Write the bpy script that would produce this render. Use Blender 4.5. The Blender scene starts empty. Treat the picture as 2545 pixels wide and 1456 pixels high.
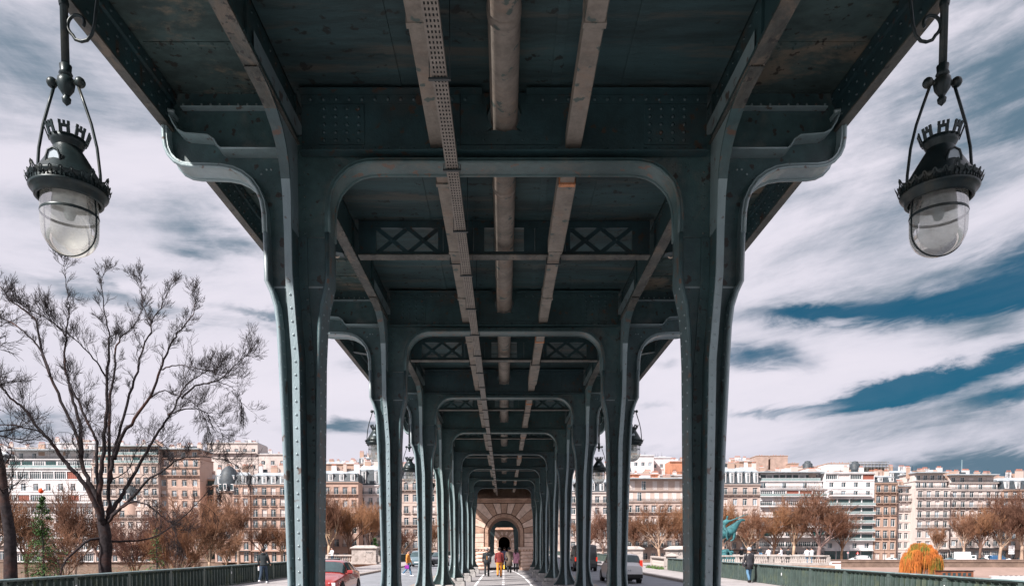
import bpy, math, random
from math import sin, cos, pi, radians, sqrt, atan2, tan
from mathutils import Vector, Matrix
scene = bpy.context.scene
C = scene.collection

# ---------------------------------------------------------------- camera, sky, sun
F = 1764.0; CX = 1253.0; PITCH = radians(2.8); HOR = 1360.0; CAMZ = 1.8
PS, PC = sin(PITCH), cos(PITCH); Y0 = HOR + F*tan(PITCH)
cam = bpy.data.objects.new("camera", bpy.data.cameras.new("camera")); C.objects.link(cam)
cam.location = (0, 0, CAMZ); cam.rotation_euler = (radians(90) - PITCH, 0, 0)
cam.data.lens = F/2545*36; cam.data.sensor_width = 36
cam.data.shift_x = (1272.5-CX)/2545; cam.data.shift_y = (Y0-728)/2545
cam.data.clip_start = 0.05; cam.data.clip_end = 6000
scene.camera = cam
scene.view_settings.view_transform = 'Standard'; scene.view_settings.look = 'None'
scene.view_settings.exposure = 0.85; scene.view_settings.gamma = 1.0
scene.view_settings.use_curve_mapping = False

def at(x, y, Y):
    """world X, Z of a photograph point (2545 px wide frame) at world depth Y"""
    k = (Y0-y)/F; dz = Y*(k*PC-PS)/(PC+k*PS); d = Y*PC-dz*PS
    return (x-CX)*d/F, dz+CAMZ
def dirr(x, y):
    rx = (x-CX)/F; ry = (Y0-y)/F; X, Y, Z = rx, PC+ry*PS, -PS+ry*PC
    return atan2(X, Y), atan2(Z, sqrt(X*X+Y*Y))

SUN_EL = radians(42); SUN_AZ = radians(-133)       # azimuth measured from +Y towards +X: sun on the left, behind the camera
sv = Vector((sin(SUN_AZ)*cos(SUN_EL), cos(SUN_AZ)*cos(SUN_EL), sin(SUN_EL)))
sun = bpy.data.objects.new("sun", bpy.data.lights.new("sun", 'SUN')); C.objects.link(sun)
sun.data.energy = 5.0; sun.data.angle = radians(2.0); sun.data.color = (1.0, 0.93, 0.88)
sun.rotation_euler = sv.to_track_quat('Z', 'Y').to_euler(); sun.location = (-60, -60, 80)

class NT:
    def __init__(s, tree): s.t = tree; s.L = tree.links
    def n(s, typ, **kw):
        nd = s.t.nodes.new(typ)
        for k, v in kw.items(): setattr(nd, k, v)
        return nd
    def put(s, sock, v):
        if hasattr(v, 'is_output'): s.L.new(v, sock)
        else: sock.default_value = v
    def m(s, op, a, b=0.0, c=None):
        nd = s.n('ShaderNodeMath', operation=op); s.put(nd.inputs[0], a)
        if len(nd.inputs) > 1: s.put(nd.inputs[1], b)
        if c is not None: s.put(nd.inputs[2], c)
        return nd.outputs[0]
    def mix(s, f, a, b, mode='MIX'):
        nd = s.n('ShaderNodeMix', data_type='RGBA', blend_type=mode); s.put(nd.inputs[0], f)
        s.put(nd.inputs[6], a if hasattr(a, 'is_output') else tuple(a)+(1,)*(4-len(a)))
        s.put(nd.inputs[7], b if hasattr(b, 'is_output') else tuple(b)+(1,)*(4-len(b)))
        return nd.outputs[2]
    def noise(s, vec, scale, detail=4, rough=.55, dist=0.0):
        nd = s.n('ShaderNodeTexNoise'); nd.inputs['Scale'].default_value = scale
        nd.inputs['Detail'].default_value = detail; nd.inputs['Roughness'].default_value = rough
        nd.inputs['Distortion'].default_value = dist
        if vec is not None: s.L.new(vec, nd.inputs['Vector'])
        return nd.outputs[0]
    def ramp(s, v, lo, hi, smooth=True):
        nd = s.n('ShaderNodeMapRange'); nd.interpolation_type = 'SMOOTHSTEP' if smooth else 'LINEAR'
        s.put(nd.inputs[0], v); nd.inputs[1].default_value = lo; nd.inputs[2].default_value = hi
        return nd.outputs[0]

def build_world():
    w = bpy.data.worlds.new("World"); scene.world = w; w.use_nodes = True
    t = w.node_tree; t.nodes.clear(); N = NT(t)
    sky = N.n('ShaderNodeTexSky', sky_type='NISHITA'); sky.sun_disc = False
    sky.sun_elevation = SUN_EL; sky.sun_rotation = SUN_AZ
    sky.air_density = 1.0; sky.dust_density = 0.6; sky.ozone_density = 3.0
    tc = N.n('ShaderNodeTexCoord'); sep = N.n('ShaderNodeSeparateXYZ'); N.L.new(tc.outputs['Generated'], sep.inputs[0])
    X, Y, Z = sep.outputs
    az = N.m('ARCTAN2', X, Y); el = N.m('ARCSINE', Z)
    def vec(kx, ky, kz=0.0, rot=0.0):
        c = N.n('ShaderNodeCombineXYZ')
        a = N.m('ADD', N.m('MULTIPLY', az, cos(rot)), N.m('MULTIPLY', el, sin(rot)))
        e = N.m('SUBTRACT', N.m('MULTIPLY', el, cos(rot)), N.m('MULTIPLY', az, sin(rot)))
        N.put(c.inputs[0], N.m('MULTIPLY', a, kx)); N.put(c.inputs[1], N.m('MULTIPLY', e, ky)); c.inputs[2].default_value = kz
        return c.outputs[0]
    wob = N.noise(vec(5, 9, 3.3), 1.0, 5, .6)
    wob2 = N.noise(vec(9, 30, 7.7, .12), 1.0, 6, .62, .6)
    gaps = None
    # blue openings in the cloud deck and grey bellies: centre, half length, half height (degrees), tilt, strength
    G = [((2560, 640), 6.0, 1.7, 12, 1.35), ((2270, 762), 9.5, 1.0, -3, 1.35), ((2500, 745), 5.0, .9, 6, .9), ((2060, 775), 3.0, .5, -8, .6),
         ((1905, 885), 3.6, 1.25, -6, 1.4), ((2240, 968), 7.0, .8, 8, 1.5), ((2500, 905), 7.0, .85, 13, 1.5), ((2030, 1000), 4.5, .3, 8, .6),
         ((2160, 1012), 4.5, .35, 2, .6), ((2540, 972), 4.0, .6, 8, 1.1), ((1600, 1010), 2.2, .35, 0, .5), ((1850, 1030), 2.6, .4, 0, .7), ((1660, 905), 1.6, .5, 0, .6)]
    GR = [((2560, 60), 8, 3.6, 14, .62), ((2330, 20), 7, 1.6, 10, .4), ((2200, 420), 12, 3.5, 22, .42), ((2500, 330), 7, 2.2, 16, .45), ((2480, 1165), 8.5, .95, 2, .95), ((2470, 800), 3, .8, 5, .45), ((2300, 690), 9, 1.0, 4, .35), ((2350, 1020), 9, .9, 6, .35),
         ((300, 752), 7, .7, -3, .75), ((640, 770), 2.4, .5, -4, .75), ((560, 590), 3.6, .9, -8, .55), ((470, 480), 3, .9, 8, .3), ((40, 1075), 5, 1.0, 3, .75),
         ((60, 160), 9, 4, 5, .40), ((300, 60), 6, 2, 5, .3), ((860, 1055), 3, .5, 0, .7), ((700, 830), 2, .5, -6, .5), ((500, 640), 2, .5, -6, .4), ((1560, 1110), 4, .5, 0, .35), ((860, 900), 1.5, .5, 0, .35)]
    def blobs(L, w1, w2):
        tot = None
        for (px, la, le, tl, st) in L:
            a0, e0 = dirr(*px); c_, s_ = cos(radians(tl)), sin(radians(tl))
            da = N.m('SUBTRACT', N.m('ADD', az, N.m('MULTIPLY', N.m('SUBTRACT', wob, .5), w1)), a0)
            de = N.m('SUBTRACT', N.m('ADD', el, N.m('MULTIPLY', N.m('SUBTRACT', wob2, .5), w2)), e0)
            u = N.m('MULTIPLY', N.m('ADD', N.m('MULTIPLY', da, c_), N.m('MULTIPLY', de, s_)), 1/radians(la))
            v = N.m('MULTIPLY', N.m('SUBTRACT', N.m('MULTIPLY', de, c_), N.m('MULTIPLY', da, s_)), 1/radians(le))
            rr = N.m('ADD', N.m('MULTIPLY', u, u), N.m('MULTIPLY', v, v))
            g = N.m('MULTIPLY', N.m('EXPONENT', N.m('MULTIPLY', rr, -1.0)), st)
            tot = g if tot is None else N.m('ADD', tot, g)
        return tot
    gaps = blobs(G, .18, .05); greys = blobs(GR, .14, .06)
    base = N.noise(vec(2.2, 7.5, 1.0, .12), 1.0, 9, .62, .5)      # broad stratus bands
    fine = N.noise(vec(7, 16, 4.0, .15), 1.0, 8, .65, .3)
    streak = N.noise(vec(3.2, 34, 9.0, .13), 1.0, 6, .6, .4)
    tex = N.m('ADD', N.m('MULTIPLY', N.m('SUBTRACT', fine, .5), .8), N.m('MULTIPLY', N.m('SUBTRACT', streak, .5), .9))
    hole = N.m('MULTIPLY', N.ramp(N.m('ADD', gaps, N.m('MULTIPLY', tex, N.m('ADD', .12, N.m('MULTIPLY', gaps, 1.1)))), .10, 1.55), .93)
    gry = N.m('ADD', greys, N.m('ADD', N.m('MULTIPLY', tex, N.m('ADD', .6, N.m('MULTIPLY', greys, .9))), N.m('MULTIPLY', N.m('SUBTRACT', .49, base), 2.2)))
    gry = N.ramp(N.m('ADD', gry, N.m('MULTIPLY', hole, .4)), -.04, 1.0)
    # sky behind clouds, pushed to the deep teal of the place that day
    blue = N.mix(1.0, sky.outputs[0], (0.05, 0.50, 0.62), 'MULTIPLY')
    blue = N.mix(0.7, blue, (0.04, 0.80, 1.42))
    white = N.mix(N.ramp(base, .3, .7), (7.2, 7.05, 8.0), (8.3, 7.9, 8.8))
    cl = N.mix(gry, white, (1.25, 2.05, 2.8))
    col = N.mix(hole, cl, blue)
    bg = N.n('ShaderNodeBackground'); N.L.new(col, bg.inputs[0]); bg.inputs[1].default_value = 0.056
    out = N.n('ShaderNodeOutputWorld'); N.L.new(bg.outputs[0], out.inputs[0])
build_world()

# ---------------------------------------------------------------- materials
MATS = {}
def mat(name, col, rough=.6, metal=0.0, var=.25, scale=3.0, stain=None, stain_amt=.5, stain_scale=1.0, stretch=(1, 1, 1), bump=0.0, bump_scale=40, spec=.5, trans=0, alpha=1, bricks=None, emit=None, coat=0, orand=0, specks=None):
    m = bpy.data.materials.new(name); m.use_nodes = True; t = m.node_tree; N = NT(t)
    b = t.nodes['Principled BSDF']
    tc = N.n('ShaderNodeTexCoord'); mp = N.n('ShaderNodeMapping'); mp.inputs['Scale'].default_value = stretch
    N.L.new(tc.outputs['Object'], mp.inputs[0]); v = mp.outputs[0]
    n1 = N.noise(v, scale, 6, .6); n2 = N.noise(v, scale*7.3, 4, .6)
    lo = tuple(c*(1-var) for c in col); hi = tuple(min(1, c*(1+var)) for c in col)
    c = N.mix(N.ramp(N.m('ADD', N.m('MULTIPLY', n1, .7), N.m('MULTIPLY', n2, .3)), .32, .68), lo, hi)
    if stain:
        s1 = N.noise(v, stain_scale, 8, .7, .4)
        c = N.mix(N.m('MULTIPLY', N.ramp(s1, .5, .66), stain_amt), c, stain)
    if bricks:
        bt = N.n('ShaderNodeTexBrick'); N.L.new(v, bt.inputs[0])
        mp.inputs['Rotation'].default_value = (radians(90), 0, 0)
        bt.inputs['Scale'].default_value = bricks
        bt.inputs['Color1'].default_value = (1, 1, 1, 1); bt.inputs['Color2'].default_value = (.8, .8, .8, 1); bt.inputs['Mortar'].default_value = (.45, .45, .45, 1)
        bt.inputs['Mortar Size'].default_value = .015
        c = N.mix(1.0, c, bt.outputs[0], 'MULTIPLY')
    if specks:
        sk = N.noise(tc.outputs['Object'], specks[1], 3, .5); big = N.noise(tc.outputs['Object'], 1.1, 3, .6)
        c = N.mix(N.m('MULTIPLY', N.ramp(N.m('ADD', sk, N.m('MULTIPLY', big, .35)), .80, .86), .85), c, specks[0])
    if orand:
        oi = N.n('ShaderNodeObjectInfo'); k_ = N.n('ShaderNodeCombineColor')
        f_ = N.m('ADD', 1-orand, N.m('MULTIPLY', oi.outputs['Random'], 2*orand)); g_ = N.m('ADD', 1-orand*.5, N.m('MULTIPLY', oi.outputs['Random'], orand))
        N.put(k_.inputs[0], f_); N.put(k_.inputs[1], f_); N.put(k_.inputs[2], g_); c = N.mix(1.0, c, k_.outputs[0], 'MULTIPLY')
    N.L.new(c, b.inputs['Base Color'])
    b.inputs['Roughness'].default_value = rough; b.inputs['Metallic'].default_value = metal
    b.inputs['Specular IOR Level'].default_value = spec
    if coat: b.inputs['Coat Weight'].default_value = coat; b.inputs['Coat Roughness'].default_value = .05
    if trans: b.inputs['Transmission Weight'].default_value = trans
    if alpha < 1: b.inputs['Alpha'].default_value = alpha
    if emit: b.inputs['Emission Color'].default_value = emit+(1,); b.inputs['Emission Strength'].default_value = 1
    if bump:
        bn = N.n('ShaderNodeBump'); bn.inputs['Strength'].default_value = bump; bn.inputs['Distance'].default_value = .01
        N.L.new(N.noise(v, bump_scale, 5, .6), bn.inputs['Height']); N.L.new(bn.outputs[0], b.inputs['Normal'])
    MATS[name] = m; return m
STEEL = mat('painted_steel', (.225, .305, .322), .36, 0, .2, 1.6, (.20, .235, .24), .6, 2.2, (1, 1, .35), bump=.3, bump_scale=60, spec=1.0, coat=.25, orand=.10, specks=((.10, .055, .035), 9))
ARCHS = mat('shade_toned_arch_steel', (.044, .090, .096), .45, 0, .35, 1.6, (.12, .11, .09), .5, 2.4, bump=.3, bump_scale=60, spec=.7, orand=.14, specks=((.12, .06, .035), 8))  # darker steel copy: under-deck shade put into the arch and inner flange colour
WEBS = mat('shade_toned_web_steel', (.046, .094, .100), .42, 0, .35, 1.3, (.16, .165, .155), .5, 1.5, bump=.35, bump_scale=50, spec=.6, orand=.12, specks=((.035, .02, .016), 10))  # recess shade painted in: darker steel for web plates of columns, arches, brackets
SOFFIT = mat('shade_toned_soffit_steel', (.028, .062, .067), .7, 0, .5, .7, (.095, .088, .072), .75, .9, (.5, 3.2, 1), bump=.6, bump_scale=22, orand=.15, specks=((.012, .014, .014), 8))  # base tone carries the shade beneath the deck; brown streaks are stains
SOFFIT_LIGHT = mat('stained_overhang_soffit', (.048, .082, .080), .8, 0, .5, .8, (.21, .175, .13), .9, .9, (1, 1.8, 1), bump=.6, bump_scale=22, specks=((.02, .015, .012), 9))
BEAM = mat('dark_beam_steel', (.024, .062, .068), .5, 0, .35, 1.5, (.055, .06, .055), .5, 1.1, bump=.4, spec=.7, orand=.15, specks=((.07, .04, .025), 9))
GIRD = mat('dusty_girder_flange', (.085, .088, .08), .6, 0, .45, 3.2, (.19, .15, .115), .8, 4.0, (1, .5, 1), bump=.6, specks=((.03, .03, .03), 12))
DUCT = mat('dusty_beige_duct', (.22, .195, .168), .7, 0, .28, 3, (.27, .19, .14), .6, 1.1, bump=.3, specks=((.06, .10, .095), 7))
RUST = mat('orange_rust', (.55, .24, .12), .8, var=.4, scale=20)
TRAYM = mat('perforated_tray_steel', (.23, .205, .18), .55, .2, .2, 8)
BLACKM = mat('blackened_iron', (.022, .032, .036), .45, 0, .4, 6, bump=.3)
LAMPM = mat('lamp_green_black_iron', (.014, .026, .029), .38, .3, .35, 9, (.10, .085, .06), .3, 5)
CREAMIRON = mat('cream_painted_iron', (.55, .46, .38), .6, 0, .3, 14)
FENCE = mat('parapet_green_iron', (.066, .096, .088), .55, 0, .25, 3, (.15, .17, .09), .45, 1.4)
FENCEP = mat('parapet_mossy_panel', (.026, .047, .038), .7, 0, .4, 3, (.085, .10, .035), .6, 1.6)
FENCETOP = mat('parapet_rail_worn', (.13, .20, .20), .45, 0, .3, 3, (.42, .45, .46), .5, 2)
ASPHALT = mat('road_asphalt', (.22, .235, .26), .9, var=.16, scale=.9, stain=(.21, .22, .24), stain_amt=.4, stain_scale=.25, bump=.5, bump_scale=90)
WALK = mat('walkway_asphalt', (.27, .26, .265), .9, var=.18, scale=1.2, stain=(.16, .155, .155), stain_amt=.6, stain_scale=.4, bump=.5, bump_scale=90)
PAVE = mat('sidewalk_asphalt', (.33, .31, .31), .9, var=.2, scale=1.1, stain=(.19, .18, .175), stain_amt=.6, stain_scale=.5, bump=.4, bump_scale=80)
KERB = mat('granite_kerb', (.30, .26, .23), .85, var=.3, scale=6)
PAINTW = mat('white_road_paint', (.75, .75, .76), .8, var=.15, scale=9)
PLINTH = mat('grey_stone_plinth', (.34, .33, .32), .85, var=.3, scale=5, bump=.5)
STONE = mat('warm_limestone', (.44, .285, .21), .85, var=.25, scale=1.6, stain=(.24, .13, .09), stain_amt=.75, stain_scale=1.3, bump=.6, bump_scale=14)
STONEL = mat('pale_limestone', (.68, .50, .41), .85, var=.18, scale=2.5, stain=(.36, .24, .18), stain_amt=.5, stain_scale=1.6, bump=.5, bump_scale=14)
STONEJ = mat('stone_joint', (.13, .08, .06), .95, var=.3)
BALUS = mat('balustrade_stone', (.42, .375, .35), .85, var=.15, scale=3, stain=(.17, .14, .12), stain_amt=.75, stain_scale=1.8, bump=.4)
GLASSD = mat('window_glass', (.02, .045, .052), .12, var=.5, scale=.35, spec=.8)
GLASSG = mat('green_tinted_glass', (.035, .10, .095), .15, var=.4, scale=.4, spec=.8)
CURT = mat('curtained_glass', (.30, .36, .40), .3, var=.3, scale=.8)
FRAMEW = mat('white_window_frame', (.74, .72, .72), .6, var=.08)
SHUT = mat('rolled_shutter', (.66, .60, .58), .7, var=.08)
SHUTR = mat('red_brown_shutter', (.30, .10, .07), .7, var=.2)
RAILB = mat('black_balcony_iron', (.03, .035, .04), .5, var=.3)
RAILG = mat('pale_glass_railing', (.24, .31, .31), .2, var=.2)
ZINC = mat('zinc_roof', (.33, .37, .40), .5, var=.25, scale=.7)
SLATE = mat('slate_roof', (.040, .052, .062), .6, var=.4, scale=1.4)
TERRA = mat('terracotta_pots', (.32, .12, .075), .8, var=.3, scale=2)
WATER = mat('river_water', (.05, .075, .06), .08, var=.3, scale=.05, bump=.8, bump_scale=1.2)
EARTH = mat('bank_earth', (.13, .09, .065), .95, var=.35, scale=.05)
QUAY = mat('pink_quay_stone', (.29, .205, .175), .9, var=.15, scale=.15)
QUAYW = mat('quay_wall_stone', (.19, .135, .105), .9, var=.3, scale=.4)
BARK = mat('dark_wet_bark', (.028, .024, .026), .9, var=.5, scale=5, stain=(.17, .075, .05), stain_amt=.35, stain_scale=.35, spec=.12)
TWIGD = mat('dark_twigs', (.032, .028, .030), .9, var=.4, scale=3, spec=.12)
BARKB = mat('brown_bark', (.20, .125, .09), .9, var=.4, scale=.6, spec=.12, orand=.28)
BARKP = mat('pale_plane_bark', (.34, .245, .19), .9, var=.35, scale=.5, spec=.12, orand=.28)
TWIGB = mat('russet_twigs', (.245, .13, .08), .9, var=.35, scale=.25, spec=.12, orand=.28)
TWIGR = mat('dark_russet_twigs', (.19, .10, .066), .9, var=.4, scale=.25, spec=.12, orand=.28)
LEAFG = mat('conifer_green', (.05, .125, .03), .8, var=.5, scale=1)
WILO = mat('willow_orange', (.52, .16, .03), .8, var=.35, scale=.4, stain=(.30, .24, .03), stain_amt=.9, stain_scale=.22)
WILG = mat('willow_olive', (.16, .17, .025), .8, var=.5, scale=.4)
GRASS = mat('weeds', (.07, .13, .03), .9, var=.5, scale=6)
REDP = mat('red_car_paint', (.36, .035, .03), .25, .25, .04, .5, coat=1.0)
SILV = mat('silver_car_paint', (.62, .62, .62), .3, .5, .04, .5, coat=.8)
WHITEP = mat('white_vehicle_paint', (.75, .75, .77), .35, var=.04, coat=.4)
DARKP = mat('black_car_paint', (.02, .025, .03), .2, .2, .1, coat=.8)
TEALP = mat('grey_blue_car_paint', (.13, .20, .23), .3, .2, .1, coat=.6)
BLUEP = mat('blue_van_paint', (.03, .10, .22), .35, var=.1, coat=.4)
CARG = mat('car_glass', (.03, .06, .065), .06, var=.3, scale=1, spec=1.0)
TYRE = mat('tyre_rubber', (.018, .018, .02), .85, var=.2)
RIM = mat('alloy_rim', (.35, .36, .37), .35, .7, .1)
CHROME = mat('bright_trim', (.6, .6, .62), .25, .8, .05)
TAIL = mat('red_tail_lens', (.75, .05, .02), .25, var=.1, emit=(.35, .015, .005))
HEADL = mat('clear_headlamp', (.6, .62, .65), .1, var=.1)
PLATE = mat('number_plate', (.62, .64, .66), .5, var=.03)
INK = mat('dark_ink', (.03, .05, .07), .7, var=.1)
COPPER = mat('verdigris_bronze', (.028, .13, .145), .7, .0, .5, 2.2, (.01, .05, .06), .8, 1.6, bump=.9, bump_scale=6)
BRICK = mat('pinkish_brick_wall', (.38, .28, .235), .9, var=.2, scale=.5)
SCAFF = mat('scaffold_steel', (.16, .16, .15), .7, var=.3)
def cloth(name, c): return mat(name, c, .9, var=.25, scale=6)
SKIN = mat('skin', (.55, .32, .24), .6, var=.08, scale=10)
HAIRD = cloth('dark_hair', (.02, .016, .015)); HAIRG = cloth('grey_hair', (.35, .33, .32)); EYE = mat('eye_dark', (.02, .02, .02), .3)

# ---------------------------------------------------------------- mesh builder
class MB:
    def __init__(s): s.v = []; s.f = []; s.m = []; s.s = []; s.mats = []
    def mi(s, m):
        if m not in s.mats: s.mats.append(m)
        return s.mats.index(m)
    def add(s, vs, fs, m, smooth=False):
        o = len(s.v); s.v += [tuple(p) for p in vs]; k = s.mi(m)
        for f in fs: s.f.append(tuple(o+i for i in f)); s.m.append(k); s.s.append(smooth)
    def box(s, x0, x1, y0, y1, z0, z1, m):
        s.add([(x0, y0, z0), (x1, y0, z0), (x1, y1, z0), (x0, y1, z0), (x0, y0, z1), (x1, y0, z1), (x1, y1, z1), (x0, y1, z1)],
              [(0, 3, 2, 1), (4, 5, 6, 7), (0, 1, 5, 4), (1, 2, 6, 5), (2, 3, 7, 6), (3, 0, 4, 7)], m)
    def cbox(s, x0, x1, y0, y1, z0, z1, m, c=.01):
        """box with chamfered top and vertical edges"""
        def ring(d, z): return [(x0+d+c*0, y0+d, z), (x1-d, y0+d, z), (x1-d, y1-d, z), (x0+d, y1-d, z)]
        r = ring(c, z0)+ring(0, z0+c)+ring(0, z1-c)+ring(c, z1)
        fs = [(3, 2, 1, 0), (12, 13, 14, 15)]
        for k in range(3):
            for i in range(4): a = k*4+i; b = k*4+(i+1) % 4; fs.append((a, b, b+4, a+4))
        s.add(r, fs, m)
    def poly(s, pts, m): s.add(pts, [tuple(range(len(pts)))], m)
    def prism(s, pts, y0, y1, m):
        """polygon given in X,Z, thickness in Y"""
        n = len(pts); vs = [(x, y0, z) for x, z in pts]+[(x, y1, z) for x, z in pts]
        fs = [tuple(range(n)), tuple(range(2*n-1, n-1, -1))]
        for i in range(n): j = (i+1) % n; fs.append((j, i, i+n, j+n))
        s.add(vs, fs, m)
    def band(s, pts, t, y0, y1, m, smooth=True, lip=0):
        """flange strip following an X,Z polyline, thickness t towards the left of its direction, wide in Y"""
        n = len(pts); off = []
        for i in range(n):
            a = pts[max(0, i-1)]; b = pts[min(n-1, i+1)]; dx, dz = b[0]-a[0], b[1]-a[1]; l = sqrt(dx*dx+dz*dz) or 1
            off.append((pts[i][0]-dz/l*t, pts[i][1]+dx/l*t))
        vs = []
        for p, q in zip(pts, off): vs += [(p[0], y0, p[1]), (p[0], y1, p[1]), (q[0], y1, q[1]), (q[0], y0, q[1])]
        for k in range(4):
            fs = [(i*4+k, i*4+(k+1) % 4, (i+1)*4+(k+1) % 4, (i+1)*4+k) for i in range(n-1)]
            o = len(s.v)
            s.add(vs, fs, m, smooth)
        s.add(vs, [(3, 2, 1, 0), (n*4-4, n*4-3, n*4-2, n*4-1)], m)
    def tube(s, pts, rad, n=8, m=None, smooth=True, cap=True):
        P = [Vector(p) for p in pts]; N = len(P)
        if not isinstance(rad, (list, tuple)): rad = [rad]*N
        vs = []; up = None
        for i in range(N):
            d = (P[min(N-1, i+1)]-P[max(0, i-1)])
            if d.length < 1e-9: d = Vector((0, 0, 1))
            d.normalize()
            if up is None: up = Vector((0, 0, 1)) if abs(d.z) < .9 else Vector((1, 0, 0))
            a = d.cross(up)
            if a.length < 1e-4: a = d.cross(Vector((0, 1, 0)))
            a.normalize(); b = a.cross(d); up = b
            for k in range(n):
                t = 2*pi*k/n; vs.append(P[i]+(a*cos(t)+b*sin(t))*rad[i])
        fs = [(i*n+k, i*n+(k+1) % n, (i+1)*n+(k+1) % n, (i+1)*n+k) for i in range(N-1) for k in range(n)]
        if cap: fs += [tuple(range(n-1, -1, -1)), tuple(range((N-1)*n, N*n))]
        s.add(vs, fs, m, smooth)
    def lathe(s, prof, m, n=20, c=(0, 0, 0), smooth=True):
        vs = []; N = len(prof)
        for r, z in prof:
            for k in range(n): t = 2*pi*k/n; vs.append((c[0]+r*cos(t), c[1]+r*sin(t), c[2]+z))
        s.add(vs, [(i*n+k, i*n+(k+1) % n, (i+1)*n+(k+1) % n, (i+1)*n+k) for i in range(N-1) for k in range(n)], m, smooth)
    def dome(s, c, r, nrm, m, n=6):
        """rivet head"""
        d = Vector(nrm).normalized(); a = d.cross(Vector((0, 0, 1)) if abs(d.z) < .9 else Vector((1, 0, 0))).normalized(); b = a.cross(d)
        c = Vector(c); vs = []
        for rr, h in ((1, 0), (.75, .55)):
            for k in range(n): t = 2*pi*k/n; vs.append(c+(a*cos(t)+b*sin(t))*r*rr+d*r*h)
        vs.append(c+d*r*.8)
        fs = [(k, (k+1) % n, n+(k+1) % n, n+k) for k in range(n)]+[(n+k, n+(k+1) % n, 2*n) for k in range(n)]
        s.add(vs, fs, m, True)
    def ball(s, c, r, m, n=10, sc=(1, 1, 1)):
        pr = [(max(1e-4, sin(pi*i/(n//2+1)))*r, -cos(pi*i/(n//2+1))*r) for i in range(n//2+2)]
        o = len(s.v); s.lathe(pr, m, n)
        for i in range(o, len(s.v)): v = s.v[i]; s.v[i] = (c[0]+v[0]*sc[0], c[1]+v[1]*sc[1], c[2]+v[2]*sc[2])
    def mesh(s, name):
        me = bpy.data.meshes.new(name); me.from_pydata(s.v, [], s.f)
        for m in s.mats: me.materials.append(m)
        me.polygons.foreach_set('material_index', s.m); me.polygons.foreach_set('use_smooth', s.s); me.update()
        return me
    def build(s, name, parent=None, loc=None, rz=0):
        return link(name, s.mesh(name), parent, loc, rz)
def link(name, me, parent=None, loc=None, rz=0):
    o = bpy.data.objects.new(name, me); C.objects.link(o)
    if parent is not None: o.parent = parent
    if loc is not None: o.location = loc
    if rz: o.rotation_euler = (0, 0, rz)
    return o
def empty(name, loc=(0, 0, 0), rz=0):
    o = bpy.data.objects.new(name, None); C.objects.link(o); o.location = loc; o.rotation_euler = (0, 0, rz); o.empty_display_size = .3
    return o
def tag(o, label=None, cat=None, group=None, kind=None):
    if label: o['label'] = label
    if cat: o['category'] = cat
    if group: o['group'] = group
    if kind: o['kind'] = kind
    return o
def kids(o): return [c for c in bpy.data.objects if c.parent == o]
def copy_tree(o, parent=None):
    c = o.copy(); C.objects.link(c); c.parent = parent
    for ch in kids(o): copy_tree(ch, c)
    return c
rnd = random.Random(7)

# ---------------------------------------------------------------- setting: ground, bridge deck, water
def sheet(name, x0, x1, y0, y1, z, m, t=None):
    b = MB()
    if t is None: b.poly([(x0, y0, z), (x1, y0, z), (x1, y1, z), (x0, y1, z)], m)
    else: b.box(x0, x1, y0, y1, z-t, z, m)
    return tag(b.build(name), kind='structure')
PX = 13.2; KX = 9.9; WX = 4.5
sheet('river_water', -1200, 1200, -300, 236, -9.2, WATER)
b = MB(); b.box(-3000, 3000, 239, 4500, -3.4, -3.0, EARTH); tag(b.build('ground'), kind='structure')
b = MB(); b.add([(-900, 200, -7.2), (900, 200, -7.2), (900, 222, -6.8), (-900, 222, -6.8), (-900, 238.9, -4.4), (900, 238.9, -4.4), (-900, 200, -9.6), (900, 200, -9.6)],
    [(0, 1, 2, 3), (3, 2, 5, 4), (6, 7, 1, 0)], QUAY); b.v = [(max(x, 22), y, z) for x, y, z in b.v]; tag(b.build('lower_quay_path'), kind='structure')
b = MB()
b.box(-900, 900, 236.6, 239, -9.2, -3.05, QUAYW); b.box(-900, 900, 236.4, 237.0, -3.05, -2.3, QUAYW); b.box(-900, 900, 236.3, 237.1, -2.3, -2.15, QUAY)
tag(b.build('quay_wall'), 'long brown stone embankment wall along the far river bank', 'quay wall')
# island under the bridge
b = MB(); b.box(-60, -13.6, 20, 130, -9.6, -5.5, EARTH); tag(b.build('island_ground'), kind='structure')
b = MB(); b.add([(-900, 196, -7.4), (21.9, 196, -7.4), (21.9, 238.9, -4.5), (-900, 238.9, -4.5), (-900, 196, -9.6), (21.9, 196, -9.6)], [(0, 1, 2, 3), (4, 5, 1, 0)], EARTH); tag(b.build('left_quay_bank'), kind='structure')
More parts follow.
